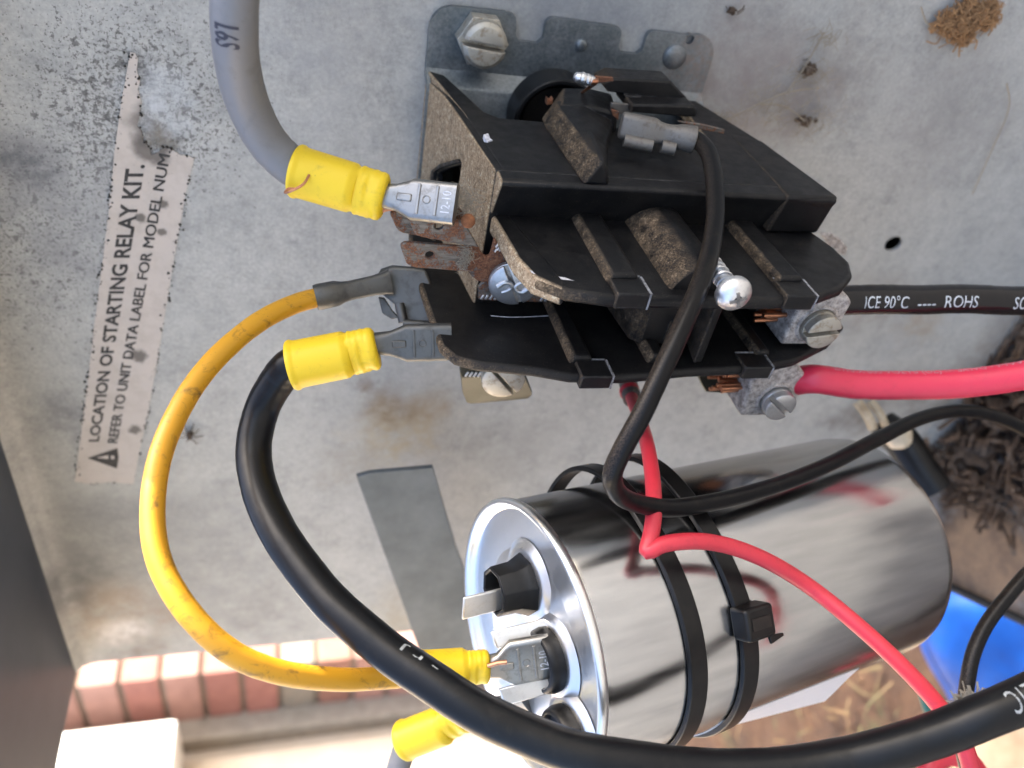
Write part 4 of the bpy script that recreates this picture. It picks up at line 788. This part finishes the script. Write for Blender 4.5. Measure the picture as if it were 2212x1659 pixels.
M['web_'] = None; M['web'] = mat_plain('dusty_web', (.30, .26, .20), .95)
mb = MB()
for L_ in (((1500, 260), (1560, 262), (1640, 225), (1700, 200), (1770, 190)), ((1640, 225), (1690, 228), (1740, 262)), ((1700, 200), (1735, 150), (1780, 70)), ((1990, 15), (2000, 45), (2010, 60)), ((2175, 180), (2180, 230), (2140, 330), (2100, 420))):
    mb.tube(catmull([Ph(a, b, 2 + 14 * (i == 0 and a == 1500)) for i, (a, b) in enumerate(L_)], 6), .22, 5)
random.seed(8)
for a, b, n_, sx in ((1745, 160, 60, 3.2), (1735, 255, 90, 4.0), (1560, 258, 60, 3.0), (1650, 222, 60, 4.5), (1775, 80, 30, 2.0)):
    for _ in range(n_):
        p_ = Ph(a, b, 1.2) + V(random.gauss(0, 1) * sx * .8, random.uniform(0, 1.5), random.gauss(0, 1) * sx * 1.5); t_ = V(random.uniform(-1, 1), 0, random.uniform(-1, 1)) * 2.2
        mb.tube([p_ - t_, p_ + V(.3, .3, -.3), p_ + t_], .07, 4)
tag(mb.obj('cobweb', M['web'], None, 0, 60), 'dusty cobweb threads across the panel right of the contactor', 'cobweb')['kind'] = 'stuff'
fluff('lint_tuft', 'tuft of grey-brown lint between the rusted tabs and the contactor body', 'lint', K7(890, 130, 67), 160, (1.8, 1.2, 2.0), M['web'], .055, 2.0)
fluff('lint_tuft', 'wisp of pale lint on the lower rusted tab', 'lint', K7(915, 720, 69), 110, (1.6, .8, .7), M['web'], .05, 1.6)
# ================================================================== BOTTOM OF THE CABINET
M['litter'] = None
n = N('leaf_litter'); a = n.noise(.16, 6, .75); b = n.vor(.14, out=1)
c = n.ramp(a, (.3, (.012, .008, .006)), (.46, (.065, .036, .02)), (.58, (.15, .095, .06)), (.72, (.30, .26, .21))); c = n.mix(.35, c, n.ramp(b, (0, (.015, .01, .007)), (.5, (.11, .06, .03)), (1, (.26, .22, .18))))
n.set(base=c, rough=.9); n.bump(a, 3, .8); M['litter'] = n.m
n = N('grimy_pan'); a = n.noise(.09, 5, .7); b = n.noise(.05, 6, .7)
tn = n.ramp(a, (.35, (.19, .12, .075)), (.68, (.33, .21, .12))); gm = n.ramp(b, (.32, (.015, .012, .01)), (.47, (.06, .045, .035)), (.58, (.16, .15, .14)), (.7, (.27, .27, .26)))
n.set(base=n.mix(n.blob(Pu(2125, 1215, -306), 34, .5, .8), gm, tn), rough=.75); n.bump(a, .5, .8); M['tan'] = n.m
pan = [Pu(*q, -306) for q in ((1700, 905), (2400, 760), (2420, 1430), (2212, 1332), (2065, 1264), (1880, 1180))]; pan[0].y = .4; pan[1].y = .4
struct(MB().prism(pan, [p_ - V(0, 0, 2) for p_ in pan]).obj('base_pan', M['tan']), 'rusty tan floor pan of the cabinet')
le = pan[2:]; lo_ = [p_ + V(-2.2, 2.2, 0) for p_ in le]
struct(MB().prism([p_ + V(-.2, .2, 3) for p_ in le] + [p_ + V(0, 0, 3) for p_ in lo_[::-1]], [p_ + V(-.2, .2, -16) for p_ in le] + [p_ + V(0, 0, -16) for p_ in lo_[::-1]]).obj('pan_lip', M['inside'], None, .5))
random.seed(11); mb = MB()
for k in range(900):
    r_, h_ = random.uniform(-238, -60), random.uniform(1, 62)
    dens = (1 - h_ / 70) * 1.3 + .3 * (r_ > -190)
    if random.random() > dens: continue
    c = V(r_, h_, -304 + random.uniform(0, 12) * (1 - h_ / 80)); s_ = random.uniform(2, 8); ax = V(random.gauss(0, 1), random.gauss(0, 1), random.gauss(0, .5)).normalized(); ay = ax.cross(V(random.gauss(0, 1), random.gauss(0, 1), 1)).normalized(); az = ax.cross(ay)
    if random.random() < .5: mb.tube([c - ax * s_ * 2.2, c - ax * s_ * .7 + ay * s_ * .4, c + ax * s_ * .8 - ay * s_ * .2, c + ax * s_ * 2.2], random.uniform(.4, 1.1), 5)
    else: mb.prism([c - ax * s_, c - ay * s_ * .6, c + ax * s_ * .9, c + ay * s_ * .5], [c - ax * s_ + az, c - ay * s_ * .6 + az * .8, c + ax * s_ * .9 + az * 1.5, c + ay * s_ * .5 + az])
o = mb.obj('leaf_litter', M['litter'], None, 0, 50); o['kind'] = 'stuff'; o['label'] = 'dark leaf litter and grey grime at the bottom of the cabinet'; o['category'] = 'leaf litter'
# black hose and pale pebble among the litter
hp_ = P([(1905, 920, 330), (1945, 950, 325), (1985, 1010, 322), (2020, 1060, 320)])
tag(MB().tube(catmull(hp_, 6), 7, 18).obj('black_hose', M['nylon'], None), 'short black hose end lying behind the bottom of the capacitor', 'hose')
tag(MB().sphere(Pt(1940, 942, 305), 5.2, 12, 16, .04).obj('pebble', mat_plain('cream_stone', (.62, .52, .38), .6, 0, (.45, .36, .25), .2), None), 'cream pebble under the black wire near the capacitor bottom', 'pebble')
for px0, py0, px1, py1, w_ in ((1852, 868, 1886, 925, 1.8), (1880, 866, 1912, 918, 1.5)):
    tag(MB().tube(catmull(P([(px0, py0, 300), ((px0 + px1) / 2 + 4, (py0 + py1) / 2, 299), (px1, py1, 301)]), 4), w_, 8).obj('dry_twig', mat_plain('pale_straw', (.5, .42, .30), .8, 0, (.3, .22, .13), .2), None), 'pale dry twig, the %s of two under the red power cable' % ('left' if px0 == 1852 else 'right'), 'twig')
# thin black wire, hanging at the right
tp = P([(2300, 1180, 215), (2230, 1230, 214), (2175, 1290, 212), (2130, 1350, 210), (2103, 1410, 208), (2090, 1475, 206), (2083, 1540, 205), (2080, 1620, 205), (2100, 1700, 206)])
tw_, tpath = cable('thin_black_wire', 'thin black wire hanging in front of the blue sheet at the lower right', 'wire', tp, 1.85, M['black_dusty'])
fluff('web_tuft', 'pale web tuft caught on the thin black wire', 'cobweb', Pt(2090, 1500, 204), 60, (1.3, 1.5, 2.2), M['web'], .25, 3)
M['green'] = mat_plain('green_insulation', (.02, .12, .09), .45)
tag(MB().tube(catmull(P([(1985, 1470, 330), (2003, 1530, 330), (2015, 1565, 330), (2000, 1600, 330), (1985, 1640, 330)]), 6), 1.9, 10).tube(catmull(P([(2015, 1562, 330), (2040, 1550, 330), (2075, 1545, 330)]), 5), 1.9, 10).obj('green_thin_wire', M['green'], None), 'thin dark green forked wire behind the red wire at lower right', 'wire')
r2 = P([(2000, 1700, 230), (2010, 1650, 232), (2045, 1630, 234), (2085, 1640, 234), (2130, 1700, 232)])
tag(MB().tube(catmull(r2, 6), 3.2, 16).obj('lower_red_wire', M['red_wire'], None), 'short arch of red wire at the bottom edge below the black cable', 'wire')
# ================================================================== OUTSIDE
# blue plastic sheet on the ground
n = N('blue_plastic'); a = n.noise(.02, 4, .6); n.set(base=n.ramp(a, (.35, (.0025, .024, .13)), (.65, (.004, .045, .21))), rough=.38, spec=.16); n.bump(n.noise(.015, 2, .4), 5, .6); M['blue'] = n.m
A_, B_, C_, D_ = Pu(1930, 1240, GU + 25), Pu(2420, 1240, GU + 25), Pu(2420, 1720, GU + 25), Pu(2085, 1680, GU + 25)
vv = []; ff = []; nn = 40
for i in range(nn + 1):
    for j in range(nn + 1):
        u_, v_ = i / nn, j / nn; p_ = (A_ * (1 - u_) + B_ * u_) * (1 - v_) + (D_ * (1 - u_) + C_ * u_) * v_
        d = 26 * mnoise.noise(V(p_.x / 95, p_.y / 95, 3)) + 4 * abs(mnoise.noise(V(p_.x / 40, p_.y / 40, 9))); vv.append(p_ + V(0, 0, d + 10 * min(1, 6 * u_, 6 * v_) - 8))
for i in range(nn):
    for j in range(nn): k = i * (nn + 1) + j; ff.append([k, k + 1, k + nn + 2, k + nn + 1])
o = MB().add(vv, ff).obj('blue_sheet', M['blue'], None, 0, 180); sd = o.modifiers.new('thick', 'SOLIDIFY'); sd.thickness = .003
tag(o, 'crumpled glossy blue plastic sheet on the ground at lower right', 'plastic sheet')
tag(MB().sphere(Pu(2190, 1660, GU + 30), 34, 10, 14, .12).obj('pale_rock', mat_plain('pale_sandstone', (.62, .47, .30), .85, 0, (.45, .32, .2), .05), None, 0, 40), 'sunlit cream rock at the bottom right corner below the blue sheet', 'rock')
# dry grass
random.seed(5); mb = MB()
for k in range(80):
    c = Pu(random.uniform(1380, 1960), random.uniform(1440, 1720), GU - 2); ln = random.uniform(15, 55); d = V(random.uniform(-1, 1), random.uniform(-1, 1), random.uniform(.0, .9)).normalized()
    sd_ = d.cross(V(0, 0, 1)).normalized() * random.uniform(.8, 2.0); mid = c + d * ln * .55 + V(0, 0, ln * .12); tip = c + d * ln - V(0, 0, ln * .1)
    mb.add([c - sd_, c + sd_, mid + sd_ * .7, mid - sd_ * .7, tip], [[0, 1, 2, 3], [3, 2, 4]])
n = N('dry_grass'); a = n.noise(.02, 3, .6); n.set(base=n.ramp(a, (.35, (.03, .036, .009)), (.5, (.07, .04, .016)), (.7, (.10, .062, .026))), rough=.8)
o = mb.obj('dry_grass', n.m, None, 0, 180); o['kind'] = 'stuff'; o['label'] = 'sparse dry grass blades on the brown soil'; o['category'] = 'grass'
# brick pier of the house, one corner brick per course
M['mortar'] = mat_plain('sandy_mortar', (.40, .36, .30), .95, 0, (.30, .27, .22), .05, .6)
E = Pt(500, 1450, 1490); br_r, br_h = E.x, E.y
M['joint'] = mat_plain('dark_mortar', (.15, .125, .10), .95, 0, (.22, .19, .15), .05, .6)
pier = thing('brick_pier', 'blurred red brick corner of the house beyond the panel edge', 'brick wall', (br_r - 60, br_h - 100, GU))
MB().prism([V(br_r - 7, br_h - 6, GU - 20), V(br_r - 159, br_h - 6, GU - 20), V(br_r - 159, br_h - 215, GU - 20), V(br_r - 7, br_h - 215, GU - 20)], [V(br_r - 7, br_h - 6, 640), V(br_r - 159, br_h - 6, 640), V(br_r - 159, br_h - 215, 640), V(br_r - 7, br_h - 215, 640)]).obj('mortar', M['joint'], pier)
bm_ = [mat_plain('red_brick', (.34, .155, .13), .9, 0, (.27, .12, .10), .05, .8), mat_plain('pink_brick', (.38, .22, .185), .9, 0, (.30, .17, .145), .05, .8), mat_plain('brown_brick', (.24, .12, .095), .9, 0, (.30, .16, .12), .05, .8), mat_plain('grey_brick', (.20, .19, .165), .9, 0, (.26, .22, .18), .05, .8)]
base_u = Pt(190, 1480, 1490).z
for k in range(-6, 16):
    u1 = base_u - 70 * k; u0 = u1 - 60
    if u0 < GU - 20: break
    mt = bm_[(1, 0, 1, 0, 0, 3, 2, 1)[k % 8]]; j = random.uniform(-2, 2)
    MB().prism([V(br_r + j, br_h, u0), V(br_r - 158, br_h + j, u0), V(br_r - 158, br_h - 205, u0), V(br_r + j, br_h - 205, u0)], [V(br_r + j, br_h, u1), V(br_r - 158, br_h + j, u1), V(br_r - 158, br_h - 205, u1), V(br_r + j, br_h - 205, u1)]).obj('brick', mt, pier, 1.6)
jr = br_r - 160
tag(MB().prism([V(jr + 4, br_h - 60, GU - 20), V(jr + 4, br_h + 42, GU - 20), V(jr - 60, br_h + 42, GU - 20), V(jr - 60, br_h - 60, GU - 20)], [V(jr + 4, br_h - 60, 640), V(jr + 4, br_h + 42, 640), V(jr - 60, br_h + 42, 640), V(jr - 60, br_h - 60, 640)]).obj('mortar_jamb', M['mortar'], None, 3), 'sandy mortar strip along the edge of the brick corner', 'jamb')
M['cream'] = mat_plain('cream_render', (.62, .53, .42), .9, 0, (.70, .62, .52), .01, 1)
tag(MB().prism([V(jr - 45, br_h - 30, GU - 20), V(jr - 45, br_h + 78, GU - 20), V(jr - 8, br_h + 78, GU - 20), V(jr - 8, br_h + 1900, GU - 20), V(jr - 120, br_h + 1900, GU - 20), V(jr - 120, br_h - 30, GU - 20)], [V(jr - 45, br_h - 30, 640), V(jr - 45, br_h + 78, 640), V(jr - 8, br_h + 78, 640), V(jr - 8, br_h + 1900, 640), V(jr - 120, br_h + 1900, 640), V(jr - 120, br_h - 30, 640)]).obj('rendered_wall', M['cream'], None, 4), 'sunlit cream rendered wall blurred beyond the bottom of the panel', 'wall')
wb0, wb1 = Pt(383, 1552, 1440), Pt(60, 1610, 1440)
wr = wb0.x
box_ = thing('white_box', 'bright white box on the cream wall at the lower left', 'box', V(wr, wb0.y, wb0.z))
MB().prism([V(wr, wb0.y, wb0.z), V(wr, wb0.y + 260, wb0.z), V(wr - 130, wb0.y + 260, wb0.z), V(wr - 130, wb0.y, wb0.z)], [V(wr, wb0.y, 560), V(wr, wb0.y + 260, 560), V(wr - 130, wb0.y + 260, 560), V(wr - 130, wb0.y, 560)]).obj('case', mat_plain('white_plastic', (.82, .82, .8), .5), box_, 6)
wu = Pt(236, 1640, 1430).z
MB().prism([V(wr + 1, wb0.y + 32, wu - 9), V(wr + 1, wb0.y + 240, wu - 9), V(wr - 4, wb0.y + 240, wu - 9), V(wr - 4, wb0.y + 32, wu - 9)], [V(wr + 1, wb0.y + 32, wu + 9), V(wr + 1, wb0.y + 240, wu + 9), V(wr - 4, wb0.y + 240, wu + 9), V(wr - 4, wb0.y + 32, wu + 9)]).obj('grille_slot', mat_plain('grey_plastic', (.3, .3, .3), .6), box_)
